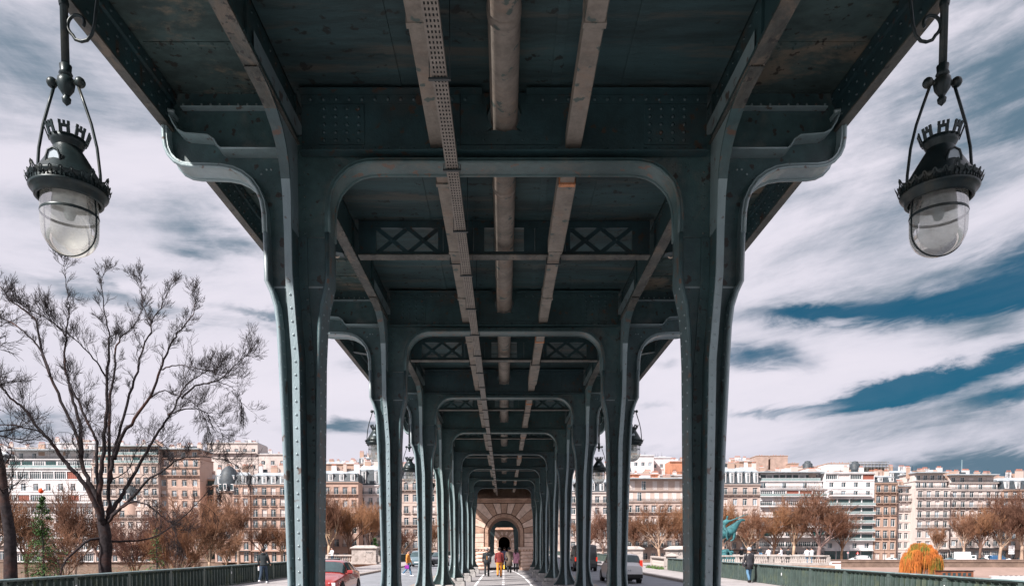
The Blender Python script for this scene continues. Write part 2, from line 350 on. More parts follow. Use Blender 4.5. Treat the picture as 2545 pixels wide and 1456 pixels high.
# deck
sheet('road', -KX, -WX, -30, 245, -.13, ASPHALT, .6)
sheet('road', WX, KX, -30, 245, -.13, ASPHALT, .6)
b = MB(); b.box(-WX+.32, WX-.32, -30, 245, -.7, 0, WALK); tag(b.build('walkway'), kind='structure')
b = MB()
for sx in (-1, 1):
    for y in range(-30, 245, 2): b.cbox(min(sx*WX, sx*(WX-.3175)), max(sx*WX, sx*(WX-.3175)), y+.006, y+1.994, -.7, .004, KERB, .012)
tag(b.build('walkway_kerb'), kind='structure')
for sx in (-1, 1):
    x0, x1 = (KX+.26, PX+.35) if sx > 0 else (-PX-.35, -KX-.26)
    sheet('sidewalk', x0, x1, -30, 57.2, 0, PAVE, 1.2)
    sheet('sidewalk', x0, x1, 86, 236, 0, PAVE, 1.2)
    b = MB()
    for y in range(-30, 236, 2):
        xa, xb = sorted((sx*KX, sx*(KX+.2575))); b.cbox(xa, xb, y+.005, y+1.995, -.9, .005, KERB, .012)
    tag(b.build('kerb'), kind='structure')
    tp = [(KX+.26, 57.2), (14.2, 57.2), (20.6, 71.2), (33.6, 72.0), (35, 80), (33, 86), (KX+.26, 86)] if sx > 0 else [(-KX-.26, 86), (-20.6, 86), (-20.6, 77.4), (-13.6, 76.3), (-13.6, 57.2), (-KX-.26, 57.2)]
    n_ = len(tp); b = MB(); b.add([(x, y, 0) for x, y in tp]+[(x, y, -9.6) for x, y in tp], [tuple(range(n_))], PAVE); b.add([(x, y, -.002) for x, y in tp]+[(x, y, -9.6) for x, y in tp], [((i+1) % n_, i, n_+i, n_+(i+1) % n_) for i in range(n_)], STONE); tag(b.build('terrace_paving'), kind='structure')
    b = MB(); xa, xb = sorted((sx*(KX+.3), sx*(PX+.3))); b.box(xa, xb, -30, 57, -2.2, -1.21, FENCE); b.box(xa, xb, 86.2, 236, -2.2, -1.21, FENCE)
    b.box(xa, xb, 57.3, 86, -9.6, -1.21, STONE); tag(b.build('deck_edge_beam'), kind='structure')
# painted markings
b = MB()
def stripe(pts, w, z=.004):
    for (xa, ya), (xb, yb) in zip(pts, pts[1:]):
        d = Vector((xb-xa, yb-ya, 0)).normalized(); n = Vector((-d.y, d.x, 0))*w/2
        b.poly([(xa+n.x, ya+n.y, z), (xa-n.x, ya-n.y, z), (xb-n.x, yb-n.y, z), (xb+n.x, yb+n.y, z)], PAINTW)
stripe([(-1.38, -5), (-1.38, 46), (-1.2, 51), (-.8, 55)], .11)
stripe([(1.33, -5), (1.30, 38), (1.17, 44.5), (.9, 51), (.55, 56)], .11)
y = 2
while y < 56: stripe([(-.04, y), (-.04, y+.9)], .12); y += 1.8
stripe([(-.9, 44.1), (1.1, 44.6)], .2, .0045) if False else stripe([(-1.0, 44.2), (-.25, 44.3)], .16); stripe([(.15, 44.3), (1.0, 44.2)], .16)
tag(b.build('painted_path_lines'), kind='structure')
# ---------------------------------------------------------------- the viaduct
P = 6.0; YC = [8.0+P*i for i in range(-2, 8)]
OUT = [(2.72, .45), (2.56, .62), (2.46, .85), (2.41, 1.15), (2.395, 1.4), (2.42, 2.6), (2.46, 3.83), (2.475, 4.2), (2.50, 4.42), (2.545, 4.57), (2.60, 4.69), (2.605, 5.2)]
INN = [(1.80, .45), (1.93, .62), (2.02, .85), (2.055, 1.15), (2.06, 1.4), (2.035, 2.6), (2.01, 3.83), (1.99, 4.2), (1.965, 4.42), (1.93, 4.57), (1.90, 4.70), (1.897, 5.2)]
BRK = [(2.605, 5.2), (2.61, 5.42), (2.63, 5.54), (2.68, 5.66), (2.75, 5.755), (2.84, 5.825), (2.94, 5.87), (3.06, 5.892), (3.22, 5.898), (3.38, 5.90), (3.48, 5.915), (3.56, 5.955), (3.62, 6.02), (3.655, 6.10), (3.67, 6.2), (3.672, 6.36), (3.66, 6.44), (3.61, 6.49), (3.55, 6.47)]
ARC = [(1.897, 5.2), (1.895, 5.42), (1.885, 5.54), (1.86, 5.64), (1.82, 5.73), (1.76, 5.80), (1.68, 5.87), (1.59, 5.915), (1.48, 5.94), (1.36, 5.945), (0, 5.945)]
FW = .14; TH = .045
def flip(pts): return [(-x, z) for x, z in pts]
def column_mesh():
    b = MB()
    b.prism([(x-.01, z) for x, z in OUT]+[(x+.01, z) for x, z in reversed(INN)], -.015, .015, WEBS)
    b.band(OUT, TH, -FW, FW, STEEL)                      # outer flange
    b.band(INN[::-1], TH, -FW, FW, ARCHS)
    for sgn in (-1, 1):                                  # front and back rib
        nz = [(2.23, .45), (2.22, .85), (2.215, 1.4), (2.225, 3.8), (2.285, 4.7), (2.29, 5.2)]
        d = [.55, .40, .335, .33, .33, .33]
        vs = []
        for (x, z), dd in zip(nz, d): vs += [(x-.012, sgn*.016, z), (x+.012, sgn*.016, z), (x+.012, sgn*(dd-.03), z), (x-.012, sgn*(dd-.03), z)]
        n = len(nz)
        for k in range(4): b.add(vs, [(i*4+k, i*4+(k+1) % 4, i*4+4+(k+1) % 4, i*4+4+k) for i in range(n-1)], STEEL)
        for hw, ta, tb in ((.038, .0, .03), (.029, .03, .30)):   # face plate and the angles behind it
            vs = []
            for (x, z), dd in zip(nz, d): vs += [(x-hw, sgn*(dd-tb), z), (x+hw, sgn*(dd-tb), z), (x+hw, sgn*(dd-ta), z), (x-hw, sgn*(dd-ta), z)]
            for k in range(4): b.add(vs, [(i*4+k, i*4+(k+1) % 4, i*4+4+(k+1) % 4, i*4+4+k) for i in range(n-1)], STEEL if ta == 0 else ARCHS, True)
            b.add(vs, [(0, 1, 2, 3), (n*4-1, n*4-2, n*4-3, n*4-4)], STEEL)
        def lerp(pts, z):
            for (xa, za), (xb, zb) in zip(pts, pts[1:]):
                if za <= z <= zb: return xa+(xb-xa)*(z-za)/(zb-za)
            return pts[-1][0]
        # corner angles riveted to the transverse web
        for dx, w in ((.075, .05), (-.075, .05)):
            vs = []
            for (x, z) in nz: vs += [(x+dx-w, sgn*.017, z), (x+dx+w, sgn*.017, z), (x+dx+w, sgn*.032, z), (x+dx-w, sgn*.032, z)]
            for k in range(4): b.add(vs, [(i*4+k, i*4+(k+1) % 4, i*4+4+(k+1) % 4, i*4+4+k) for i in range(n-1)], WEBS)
        z = .7
        while z < 4.66:
            x = lerp(nz, z); dd = lerp([(a, c) for a, (_, c) in zip(d, nz)], z)
            b.dome((x, sgn*dd, z), .015, (0, sgn, 0), STEEL)
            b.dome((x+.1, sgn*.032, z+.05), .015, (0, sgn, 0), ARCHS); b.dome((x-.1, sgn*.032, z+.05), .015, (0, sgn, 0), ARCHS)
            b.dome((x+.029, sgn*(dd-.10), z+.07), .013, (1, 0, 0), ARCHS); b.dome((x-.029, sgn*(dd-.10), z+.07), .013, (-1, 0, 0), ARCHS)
            b.dome((lerp(OUT, z)-TH, sgn*.09, z), .014, (-1, 0, 0), STEEL); b.dome((lerp(INN, z)+TH, sgn*.09, z), .014, (1, 0, 0), STEEL)
            b.dome((lerp(INN, z)-.0, sgn*.10, z), .013, (-1, 0, 0), STEEL)
            z += .14
        # edge beads along both flanges
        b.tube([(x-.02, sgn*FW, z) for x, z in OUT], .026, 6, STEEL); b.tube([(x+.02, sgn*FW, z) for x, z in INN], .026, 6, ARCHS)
    b.box(1.96, 2.54, -.02, .02, 4.655, 4.675, STEEL)
    return b.mesh('column')
COLM = column_mesh()
b = MB(); b.cbox(1.76, 2.78, -.52, .52, -.02, .30, PLINTH, .03); b.cbox(1.84, 2.70, -.46, .46, .30, .45, PLINTH, .02); PLM = b.mesh('stone_plinth')
def bracket_mesh():
    b = MB()
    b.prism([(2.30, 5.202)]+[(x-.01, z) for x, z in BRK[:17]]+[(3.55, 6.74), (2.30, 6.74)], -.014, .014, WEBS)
    b.band(BRK, TH*.9, -FW, FW, STEEL)
    for sgn in (-1, 1):
        b.tube([(x-.005, sgn*FW, z) for x, z in BRK], .02, 6, STEEL)
        b.tube([(2.29, sgn*.2, 6.06), (3.02, sgn*.2, 6.06)], .012, 4, STEEL)
        y0, y1 = sorted((sgn*.016, sgn*.20))
        b.band([(2.42, 6.05), (3.02, 6.05), (3.07, 6.08), (3.11, 6.15), (3.17, 6.19), (3.30, 6.20), (3.42, 6.21), (3.50, 6.25), (3.55, 6.33), (3.58, 6.40)], .014, y0, y1, STEEL)
        for i in range(6): b.dome((2.48+i*.1, sgn*.015, 6.10), .014, (0, sgn, 0), STEEL)
        for x, z in ((2.55, 5.93), (2.6, 5.93), (2.66, 5.88)): b.dome((x, sgn*.015, z), .013, (0, sgn, 0), STEEL)
        for i in range(11): b.dome((2.5+i*.1, sgn*.015, 6.62), .014, (0, sgn, 0), STEEL)
        ya, yb = sorted((sgn*.016, sgn*.09)); b.box(2.42, 3.5, ya, yb, 6.55, 6.565, STEEL)
    return b.mesh('bracket')
BRM = bracket_mesh()
def arch_mesh():
    b = MB()
    A = ARC[:-1]
    pts = [(-2.295, 5.202)]+[(-x-.01, z+.01) for x, z in A]+[(x+.01, z+.01) for x, z in reversed(A)]+[(2.295, 5.202), (2.295, 6.30), (-2.295, 6.30)]
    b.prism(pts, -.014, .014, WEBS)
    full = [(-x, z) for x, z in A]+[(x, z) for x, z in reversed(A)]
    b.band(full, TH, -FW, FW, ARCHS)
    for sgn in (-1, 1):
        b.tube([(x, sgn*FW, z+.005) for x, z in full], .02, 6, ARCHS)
        for sx in (-1, 1):
            z = 4.8+.45
            while z < 6.0: b.dome((sx*2.19, sgn*.015, z), .014, (0, sgn, 0), ARCHS); z += .13
    return b.mesh('cross_arch')
ARM = arch_mesh()
def rib_mesh():
    """vertical ribs above the columns that sweep fore and aft into the longitudinal girder"""
    b = MB()
    for sgn in (-1, 1):
        cv = [(.33, 5.2), (.335, 5.5), (.36, 5.66), (.40, 5.80), (.48, 5.93), (.60, 6.04), (.78, 6.12), (1.0, 6.165), (1.3, 6.18)]
        for hw, t0, t1 in ((.06, 0, .03),):
            vs = []
            for i, (y, z) in enumerate(cv):
                a = cv[max(0, i-1)]; c = cv[min(len(cv)-1, i+1)]; dy, dz = c[0]-a[0], c[1]-a[1]; l = sqrt(dy*dy+dz*dz)
                w = hw*.65+.030*min(1, i/8); x = 2.29+.02*i/8
                ny, nz = -dz/l, dy/l
                for (tx, tt) in ((-w, t0), (w, t0), (w, t1), (-w, t1)): vs.append((x+tx, sgn*(y+ny*tt), z+nz*tt))
            for k in range(4): b.add(vs, [(i*4+k, i*4+(k+1) % 4, i*4+4+(k+1) % 4, i*4+4+k) for i in range(2)], STEEL, True); b.add(vs, [(i*4+k, i*4+(k+1) % 4, i*4+4+(k+1) % 4, i*4+4+k) for i in range(2, 6)], ARCHS, True); b.add(vs, [(i*4+k, i*4+(k+1) % 4, i*4+4+(k+1) % 4, i*4+4+k) for i in range(6, len(cv)-1)], GIRD if k == 0 else ARCHS, True)
        n = len(cv); vs = [(2.29, sgn*.0, 5.2)]+[(2.29+.02*i/8, sgn*y, z) for i, (y, z) in enumerate(cv)]+[(2.31, sgn*1.3, 6.5), (2.29, sgn*.0, 6.5)]
        for dx in (-.03, .03): b.add([(x+dx, y, z) for x, y, z in vs], [tuple(range(len(vs)))], STEEL)
    return b.mesh('column_rib')
RBM = rib_mesh()
def beam_mesh():
    b = MB()
    # riveted cross beam over each portal with a hole for the pipe
    n = 14; hole = [(.19*cos(2*pi*i/n), 6.5+.19*sin(2*pi*i/n)) for i in range(n)]
    for y0, y1 in ((-.055, -.045), (.045, .055)):
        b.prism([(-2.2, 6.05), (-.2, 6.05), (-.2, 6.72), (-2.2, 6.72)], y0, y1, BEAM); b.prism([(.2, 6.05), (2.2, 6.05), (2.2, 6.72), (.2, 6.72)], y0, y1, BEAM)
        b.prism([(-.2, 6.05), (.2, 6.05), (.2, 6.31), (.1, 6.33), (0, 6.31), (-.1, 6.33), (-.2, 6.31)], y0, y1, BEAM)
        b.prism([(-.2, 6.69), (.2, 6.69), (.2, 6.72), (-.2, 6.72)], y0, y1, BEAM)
        for sx in (-1, 1):
            h = [(sx*.2, 6.31), (sx*.13, 6.36), (sx*.17, 6.44), (sx*.19, 6.52), (sx*.16, 6.61), (sx*.12, 6.69), (sx*.2, 6.69)]
            b.prism(h, y0, y1, BEAM)
    for sg in (-1, 1):
        ya, yb = sorted((sg*.056, sg*.17))
        b.box(-2.2, 2.2, ya, yb, 6.05, 6.065, BEAM); b.box(-2.2, -.24, ya, yb, 6.69, 6.705, BEAM); b.box(.24, 2.2, ya, yb, 6.69, 6.705, BEAM)
        ya, yb = sorted((sg*.0565, sg*.068))
        b.box(-2.2, 2.2, ya, yb, 6.066, 6.16, BEAM); b.box(-2.2, -.24, ya, yb, 6.60, 6.688, BEAM); b.box(.24, 2.2, ya, yb, 6.60, 6.688, BEAM)
        b.box(-.62, .62, ya, yb, 6.17, 6.26, BEAM)
        for i in range(31):
            x = -2.1+i*.14; b.dome((x, sg*.068, 6.115), .023, (0, sg, 0), BEAM)
            if abs(x) > .3: b.dome((x, sg*.068, 6.645), .023, (0, sg, 0), BEAM)
        for i in range(8): b.dome((-.5+i*.14, sg*.068, 6.215), .013, (0, sg, 0), BEAM)
        for sx in (-1, 1):
            ya, yb = sorted((sg*.0565, sg*.066)); xa, xb = sorted((sx*1.52, sx*2.02)); b.box(xa, xb, ya, yb, 6.17, 6.59, BEAM)
            for i in range(4):
                for j in range(5): b.dome((sx*(1.58+i*.125), sg*.066, 6.215+j*.083), .022, (0, sg, 0), BEAM)
    return b.mesh('cross_beam')
BMM = beam_mesh()
def lattice_mesh():
    b = MB()
    b.box(-2.2, 2.2, -.09, .09, 6.19, 6.205, GIRD); b.box(-2.2, 2.2, -.03, .03, 6.207, 6.27, BEAM); b.box(-2.2, 2.2, -.03, .03, 6.62, 6.72, BEAM)
    for sy in (-1, 1): b.tube([(-2.2, sy*.09, 6.197), (2.2, sy*.09, 6.197)], .012, 5, GIRD)
    b.box(-2.2, -1.94, -.028, .028, 6.271, 6.619, BEAM); b.box(1.94, 2.2, -.028, .028, 6.271, 6.619, BEAM)
    for sx in (-1, 1):
        for x in (.93,): xa, xb = sorted((sx*x, sx*(x+.07))); b.box(xa, xb, -.028, .028, 6.271, 6.619, BEAM)
        xa, xb = sorted((sx*.30, sx*.46)); b.box(xa, xb, -.028, .028, 6.271, 6.619, BEAM)
        for x0 in (1.0, 1.47):
            for y, (za, zb) in ((-.022, (6.26, 6.63)), (.022, (6.63, 6.26))):
                a = Vector((sx*x0, y, za)); c = Vector((sx*(x0+.47), y, zb)); d = (c-a).normalized(); nn = Vector((-d.z, 0, d.x))*.032
                v = [a+nn, a-nn, c-nn, c+nn]; v2 = [p+Vector((0, .008, 0)) for p in v]
                b.add(v+v2, [(0, 1, 2, 3), (7, 6, 5, 4), (0, 4, 5, 1), (1, 5, 6, 2), (2, 6, 7, 3), (3, 7, 4, 0)], BEAM)
            b.dome((sx*(x0+.235), -.03, 6.445), .02, (0, -1, 0), BEAM)
        b.box(*sorted((sx*.47, sx*.92)), -.012, .012, 6.272, 6.618, BEAM)
        # cantilever rib out to the edge beam
        b.prism([(sx*2.43, 6.25), (sx*3.55, 6.42), (sx*3.55, 6.72), (sx*2.43, 6.72)], -.02, .02, BEAM)
        b.band([(sx*2.43, 6.24), (sx*3.55, 6.41)] if sx < 0 else [(sx*3.55, 6.41), (sx*2.43, 6.24)], .014, -.08, .08, BEAM, False)
    for i in range(23):
        b.dome((-2.1+i*.19, -.03, 6.245), .013, (0, -1, 0), BEAM); b.dome((-2.1+i*.19, -.03, 6.67), .013, (0, -1, 0), BEAM)
    return b.mesh('lattice_beam')
LTM = lattice_mesh()
def viaduct(y_list, name_label, ends, copy_arch_from=None):
    V = empty('railway_viaduct', (0, y_list[0], 0)); tag(V, name_label, 'viaduct')
    for Y in y_list:
        dy = Y-y_list[0]
        for sx in (1, -1):
            c = link('column', COLM, V, (0, dy, 0)); c.scale = (sx, 1, 1)
            p_ = link('stone_plinth', PLM, c)
            r = link('column_rib', RBM, V, (0, dy, 0)); r.scale = (sx, 1, 1)
            k = link('bracket', BRM, V, (0, dy, 0)); k.scale = (sx, 1, 1)
        link('cross_arch', ARM, V, (0, dy, 0)); link('cross_beam', BMM, V, (0, dy, 0))
    for Y in y_list[:-1]: link('lattice_beam', LTM, V, (0, Y-y_list[0]+3, 0))
    ya, yb = ends[0]-y_list[0], ends[1]-y_list[0]
    for sx in (-1, 1):
        b = MB()   # longitudinal girder above the columns
        b.box(sx*2.31-.075, sx*2.31+.075, ya, yb, 6.195, 6.215, GIRD); b.box(sx*2.31-.012, sx*2.31+.012, ya, yb, 6.217, 6.74, BEAM)
        b.box(sx*2.31-.05, sx*2.31+.05, ya, yb, 6.2165, 6.30, BEAM)
        y = ya+.1
        while y < yb:
            for xx in (-.062, .062): b.dome((sx*2.31+xx, y, 6.195), .012, (0, 0, -1), GIRD)
            b.dome((sx*2.31-.05, y, 6.26), .014, (-1, 0, 0), BEAM); b.dome((sx*2.31+.05, y, 6.26), .014, (1, 0, 0), BEAM)
            b.dome((sx*2.31-sx*.012, y, 6.66), .014, (-sx, 0, 0), BEAM); y += .17 if y < 40 else .6
        k = 0
        while ya+k*1.5 < yb: yy = ya+k*1.5; b.box(sx*2.31-.04, sx*2.31+.04, yy, yy+.05, 6.302, 6.738, BEAM); k += 1
        b.build('longitudinal_girder', V)
        b = MB()   # edge beam
        b.box(*sorted((sx*3.60, sx*3.70)), ya, yb, 6.33, 6.35, GIRD); b.box(*sorted((sx*3.61, sx*3.63)), ya, yb, 6.5005, 6.95, BEAM)
        b.box(*sorted((sx*3.61, sx*3.66)), ya, yb, 6.3515, 6.50, BEAM); b.box(*sorted((sx*3.575, sx*3.609)), ya, yb, 6.62, 6.73, BEAM)
        b.box(*sorted((sx*3.45, sx*3.95)), ya, yb, 6.95, 7.1, STEEL); b.box(*sorted((sx*3.661, sx*3.69)), ya, yb, 6.3515, 6.44, STEEL)
        b.box(*sorted((sx*3.86, sx*3.90)), ya, yb, 7.1, 7.9, STEEL)
        y = ya+.1
        while y < min(yb, 30): b.dome((sx*3.575, y, 6.675), .018, (-sx, 0, 0), BEAM); b.dome((sx*3.61, y, 6.43), .02, (-sx, 0, 0), BEAM); b.dome((sx*3.61, y, 6.56), .018, (-sx, 0, 0), BEAM); y += .16
        b.build('edge_beam', V)
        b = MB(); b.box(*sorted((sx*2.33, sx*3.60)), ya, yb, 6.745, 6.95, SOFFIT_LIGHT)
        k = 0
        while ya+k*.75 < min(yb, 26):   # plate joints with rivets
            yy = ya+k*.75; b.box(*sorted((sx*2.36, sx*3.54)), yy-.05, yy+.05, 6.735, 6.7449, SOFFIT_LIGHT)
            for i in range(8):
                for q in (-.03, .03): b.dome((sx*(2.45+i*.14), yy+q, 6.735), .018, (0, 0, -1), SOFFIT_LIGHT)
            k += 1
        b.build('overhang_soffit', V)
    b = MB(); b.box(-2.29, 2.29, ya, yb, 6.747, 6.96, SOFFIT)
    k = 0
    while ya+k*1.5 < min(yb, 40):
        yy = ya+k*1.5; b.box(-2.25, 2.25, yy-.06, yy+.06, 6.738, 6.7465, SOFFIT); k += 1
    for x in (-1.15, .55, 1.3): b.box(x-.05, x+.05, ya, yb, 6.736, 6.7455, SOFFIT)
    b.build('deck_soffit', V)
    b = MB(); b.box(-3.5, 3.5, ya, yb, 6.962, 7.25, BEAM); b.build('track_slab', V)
    return V
viaduct(YC, 'long riveted grey steel railway viaduct carried on paired columns over the central walkway', (-7.0, 63.5))
viaduct([68.0+6*i for i in range(14)], 'dark farther stretch of steel viaduct seen through the stone arch', (63.6, 155.6))

# pipe, ducts and cable tray
b = MB(); b.tube([(0, -6.9, 6.5), (0, 56.0, 6.5)], .148, 20, DUCT)
for k in range(21): y = -5.6+k*3; b.tube([(0, y, 6.5), (0, y+.10, 6.5)], .155, 20, DUCT)
tag(b.build('drain_pipe'), 'thick round dusty pipe running along the middle of the viaduct ceiling', 'pipe')
def duct(x0, x1, label, widen):
    e = empty('cable_duct', ((x0+x1)/2, 0, 6.13)); tag(e, label, 'duct', 'pale ducts under the viaduct ceiling'); w = (x1-x0)/2
    b = MB(); y = -6.9; k = 0
    while y < 56:
        L = 1.95 if k % 3 else 2.6; d = .012*(k % 2)
        ww = w+(.025 if widen and k % 4 == 3 else 0)
        b.cbox(-ww, ww, y, min(56.1, y+L-.012), .0-d, .17, DUCT, .008); y += L; k += 1
    b.build('duct_section', e)
    y = -6.9; k = 0
    while y < 54: L = 1.95 if k % 3 else 2.6; y += L; k += 1; b = MB(); b.box(-w-.012, w+.012, -.035, .03, -.02, .172, RUST if (k % 3 == 1 and widen) else DUCT); b.build('joint_collar', e, (0, y, 0))
    b = MB(); y = -4.0
    while y < 56:
        for sx in (-1, 1): b.box(sx*(w+.02)-.006, sx*(w+.02)+.006, y, y+.03, -.026, .6, BLACKM)
        b.box(-w-.026, w+.026, y, y+.03, -.038, -.026, BLACKM); y += 3
    b.build('hanger_strap', e)
duct(-.80, -.59, 'left pale sheet metal duct partly hidden by the perforated cable tray', False)
duct(.665, .835, 'right pale sheet metal duct with rusty orange joint', True)
e = empty('cable_tray', (-.565, 0, 5.90)); tag(e, 'long perforated metal cable tray hung below the left duct', 'cable tray')
b = MB(); w = .062; y = -1.0
b.box(-w-.004, -w, -1, 56, 0, .06, TRAYM); b.box(w, w+.004, -1, 56, 0, .06, TRAYM)
xs = [-w, -.047, -.033, -.017, -.003, .013, .027, .043, .055, w]
for i in range(0, len(xs)-1, 2): b.box(xs[i], xs[i+1], -1, 56, 0, .003, TRAYM)
for i in range(1, len(xs)-1, 2):
    y = 0.0
    while y < 15: b.box(xs[i], xs[i+1], y, y+.028, 0, .0028, TRAYM); y += .06
    b.box(xs[i], xs[i+1], 15, 56, 0.001, .0028, BLACKM)
b.build('tray_channel', e)
b = MB()
for i in range(4): b.tube([(-.045+i*.03, -1, .022), (-.045+i*.03, 56, .022)], .012, 6, BLACKM)
b.build('cable', e)
y = 1.9
while y < 55:
    b = MB(); b.box(-w-.035, w+.035, y, y+.03, -.022, -.005, BLACKM)
    for sx in (-1, 1): b.tube([(sx*(w+.028), y+.015, -.02), (sx*(w+.028), y+.015, .85)], .004, 5, BLACKM)
    b.build('tray_hanger', e); y += 1.5

# ---------------------------------------------------------------- hanging lamps
def make_lamp():
    e = empty('hanging_lamp')
    b = MB(); b.tube([(0, 0, 6.72), (0, 0, 5.12)], [.026, .026], 12, LAMPM); b.lathe([(.03, 5.60), (.034, 5.58), (.03, 5.56)], LAMPM, 12); b.lathe([(.027, 5.17), (.04, 5.16), (.036, 5.12), (.045, 5.10), (.030, 5.085)], LAMPM, 14)
    b.build('drop_pole', e)
    b = MB(); b.lathe([(.025, 5.09), (.052, 5.07), (.058, 5.04), (.05, 5.0), (.028, 4.965), (.018, 4.95), (.030, 4.935), (.026, 4.91), (.001, 4.885)], LAMPM, 16)
    b.tube([(-.095, 0, 5.045), (.095, 0, 5.045)], .016, 8, LAMPM)
    b.ball((-.098, 0, 5.045), .036, LAMPM, 12); b.ball((.098, 0, 5.045), .036, LAMPM, 12)
    b.build('finial_knuckle', e)
    for sx in (-1, 1):
        b = MB(); b.tube([(sx*.085, 0, 5.02), (sx*.125, 0, 4.90), (sx*.17, 0, 4.76), (sx*.205, 0, 4.60), (sx*.222, 0, 4.42), (sx*.226, 0, 4.29)], .0105, 8, LAMPM); b.build('suspension_rod', e)
    b = MB()     # scroll stay with curled ends, spreading up under the overhang
    def spiral(cx, cz, r0, r1, a0, a1, n=22): return [(cx+(r0+(r1-r0)*i/n)*cos(a0+(a1-a0)*i/n), 0, cz+(r0+(r1-r0)*i/n)*sin(a0+(a1-a0)*i/n)) for i in range(n+1)]
    s1 = spiral(.098, 5.44, .035, .085, radians(-30), radians(180+60))
    s1 += [(.075, 0, 5.335), (.115, 0, 5.322), (.155, 0, 5.33), (.19, 0, 5.37), (.212, 0, 5.44), (.225, 0, 5.54), (.245, 0, 5.66), (.27, 0, 5.78), (.31, 0, 5.92), (.38, 0, 6.04)]
    b.tube(s1, .0115, 8, LAMPM); b.build('scroll_stay', e)
    b = MB()
    b.tube([(.245, 0, 5.66), (.235, 0, 5.74), (.20, 0, 5.80), (.155, 0, 5.82), (.12, 0, 5.79)], [.012, .011, .010, .008, .004], 8, CREAMIRON)
    b.tube([(.38, 0, 6.04), (.44, 0, 6.13), (.46, 0, 6.20)], .012, 8, CREAMIRON)
    b.tube(spiral(.505, 6.27, .085, .03, radians(240), radians(-150)), .012, 8, CREAMIRON)
    b.tube([(.02, 0, 6.35), (.12, 0, 6.22), (.25, 0, 6.17), (.38, 0, 6.22), (.45, 0, 6.35), (.47, 0, 6.6)], .012, 8, CREAMIRON)
    b.tube([(.245, 0, 5.66), (.20, 0, 5.90), (.10, 0, 5.95)], .011, 8, CREAMIRON); b.tube(spiral(.10, 6.02, .07, .025, radians(-90), radians(250)), .011, 8, CREAMIRON)
    b.build('leaf_scroll', e)
    b = MB()     # conical hood
    b.lathe([(.088, 4.595), (.092, 4.581), (.118, 4.540), (.150, 4.486), (.182, 4.431), (.208, 4.386), (.222, 4.360), (.215, 4.350)], LAMPM, 28)
    hood = b.build('hood', e)
    for sy in (-1, 1):
        b = MB(); yv = lambda z: sy*(.10+(4.504-z)*.455)
        prof = [(-.042, 4.400), (.042, 4.400), (.042, 4.455), (.03, 4.490), (0, 4.505), (-.03, 4.490), (-.042, 4.455)]
        vs = [(x, sy*.172, z) for x, z in prof]+[(x, sy*.10, z) for x, z in prof]
        b.add(vs, [tuple(range(7))]+[(i, (i+1) % 7, 7+(i+1) % 7, 7+i) for i in range(7)], CURT)
        b.tube([(x*1.12, sy*.174, 4.450+(z-4.450)*1.12) for x, z in prof+prof[:1]], .008, 6, LAMPM); b.box(-.055, .055, *sorted((sy*.14, sy*.19)), 4.380, 4.392, LAMPM)
        b.build('vent_window', hood)
    b = MB()     # castellated crown
    n = 8
    b.lathe([(.088, 4.590), (.096, 4.609), (.104, 4.621), (.118, 4.653), (.112, 4.653), (.098, 4.621)], LAMPM, 32)
    for k in range(n):
        t = 2*pi*(k+.5)/n
        def pt(u, r, z): return (r*cos(t)-u*sin(t), r*sin(t)+u*cos(t), z)
        def bx(u0, u1, z0, z1):
            r0 = .118+(z0-4.653)*.35; r1 = .118+(z1-4.653)*.35; v = []
            for r, z in ((r0, z0), (r1, z1)): v += [pt(u0, r-.005, z), pt(u1, r-.005, z), pt(u1, r+.004, z), pt(u0, r+.004, z)]
            b.add(v, [(3, 2, 1, 0), (4, 5, 6, 7), (0, 1, 5, 4), (1, 2, 6, 5), (2, 3, 7, 6), (3, 0, 4, 7)], LAMPM)
        bx(-.034, -.012, 4.646, 4.680); bx(.012, .034, 4.646, 4.680); bx(-.034, .034, 4.680, 4.696); bx(-.036, -.018, 4.696, 4.716); bx(-.008, .008, 4.696, 4.716); bx(.018, .036, 4.696, 4.716)
    b.build('crown', e)
    b = MB()     # fluted ring
    b.lathe([(0.209, 4.368), (0.244, 4.362), (0.253, 4.350), (0.244, 4.339), (0.240, 4.301), (0.249, 4.295), (0.240, 4.281), (0.219, 4.270), (0.216, 4.237), (0.200, 4.228), (.192, 4.237), (.195, 4.278)], LAMPM, 40)
    for k in range(56):
        t = 2*pi*k/56; b.box(-.003, .003, -.003, .003, 4.302, 4.337, LAMPM)
        for i in range(len(b.v)-8, len(b.v)): x, y, z = b.v[i]; x += .2435; b.v[i] = (x*cos(t)-y*sin(t), x*sin(t)+y*cos(t), z)
    b.build('fluted_ring', e)
    b = MB()     # pierced leaf cresting round the ring
    n = 26
    for k in range(n):
        t = 2*pi*k/n; big = (k % 6 == 0); h = .075 if big else .042; w_ = .05 if big else .036
        def pt(u, z): r = .252+(z-4.325)*.42; return (r*cos(t)-u*sin(t), r*sin(t)+u*cos(t), z)
        out = [(-w_, 0), (-w_*.9, h*.35), (-w_*.45, h*.5), (-w_*.35, h*.8), (0, h), (w_*.35, h*.8), (w_*.45, h*.5), (w_*.9, h*.35), (w_, 0)]
        inn = [(-w_*.55, h*.08), (-w_*.5, h*.22), (-w_*.22, h*.3), (-w_*.15, h*.55), (0, h*.68), (w_*.15, h*.55), (w_*.22, h*.3), (w_*.5, h*.22), (w_*.55, h*.08)]
        vs = [pt(u, 4.320+z) for u, z in out]+[pt(u, 4.320+z) for u, z in inn]
        b.add(vs, [(i, i+1, 10+i, 9+i) for i in range(8)], LAMPM)
        b.tube([pt(0, 4.320), pt(0, 4.320+h*.75)], .004, 4, LAMPM)
    b.build('leaf_cresting', e)
    b = MB(); gp = [(.176, 4.26), (.181, 4.20), (.183, 4.12), (.181, 4.05)]+[(.180*cos(a), 4.03-.172*sin(a)) for a in [pi/2*i/12 for i in range(0, 12)]]+[(.002, 3.858)]
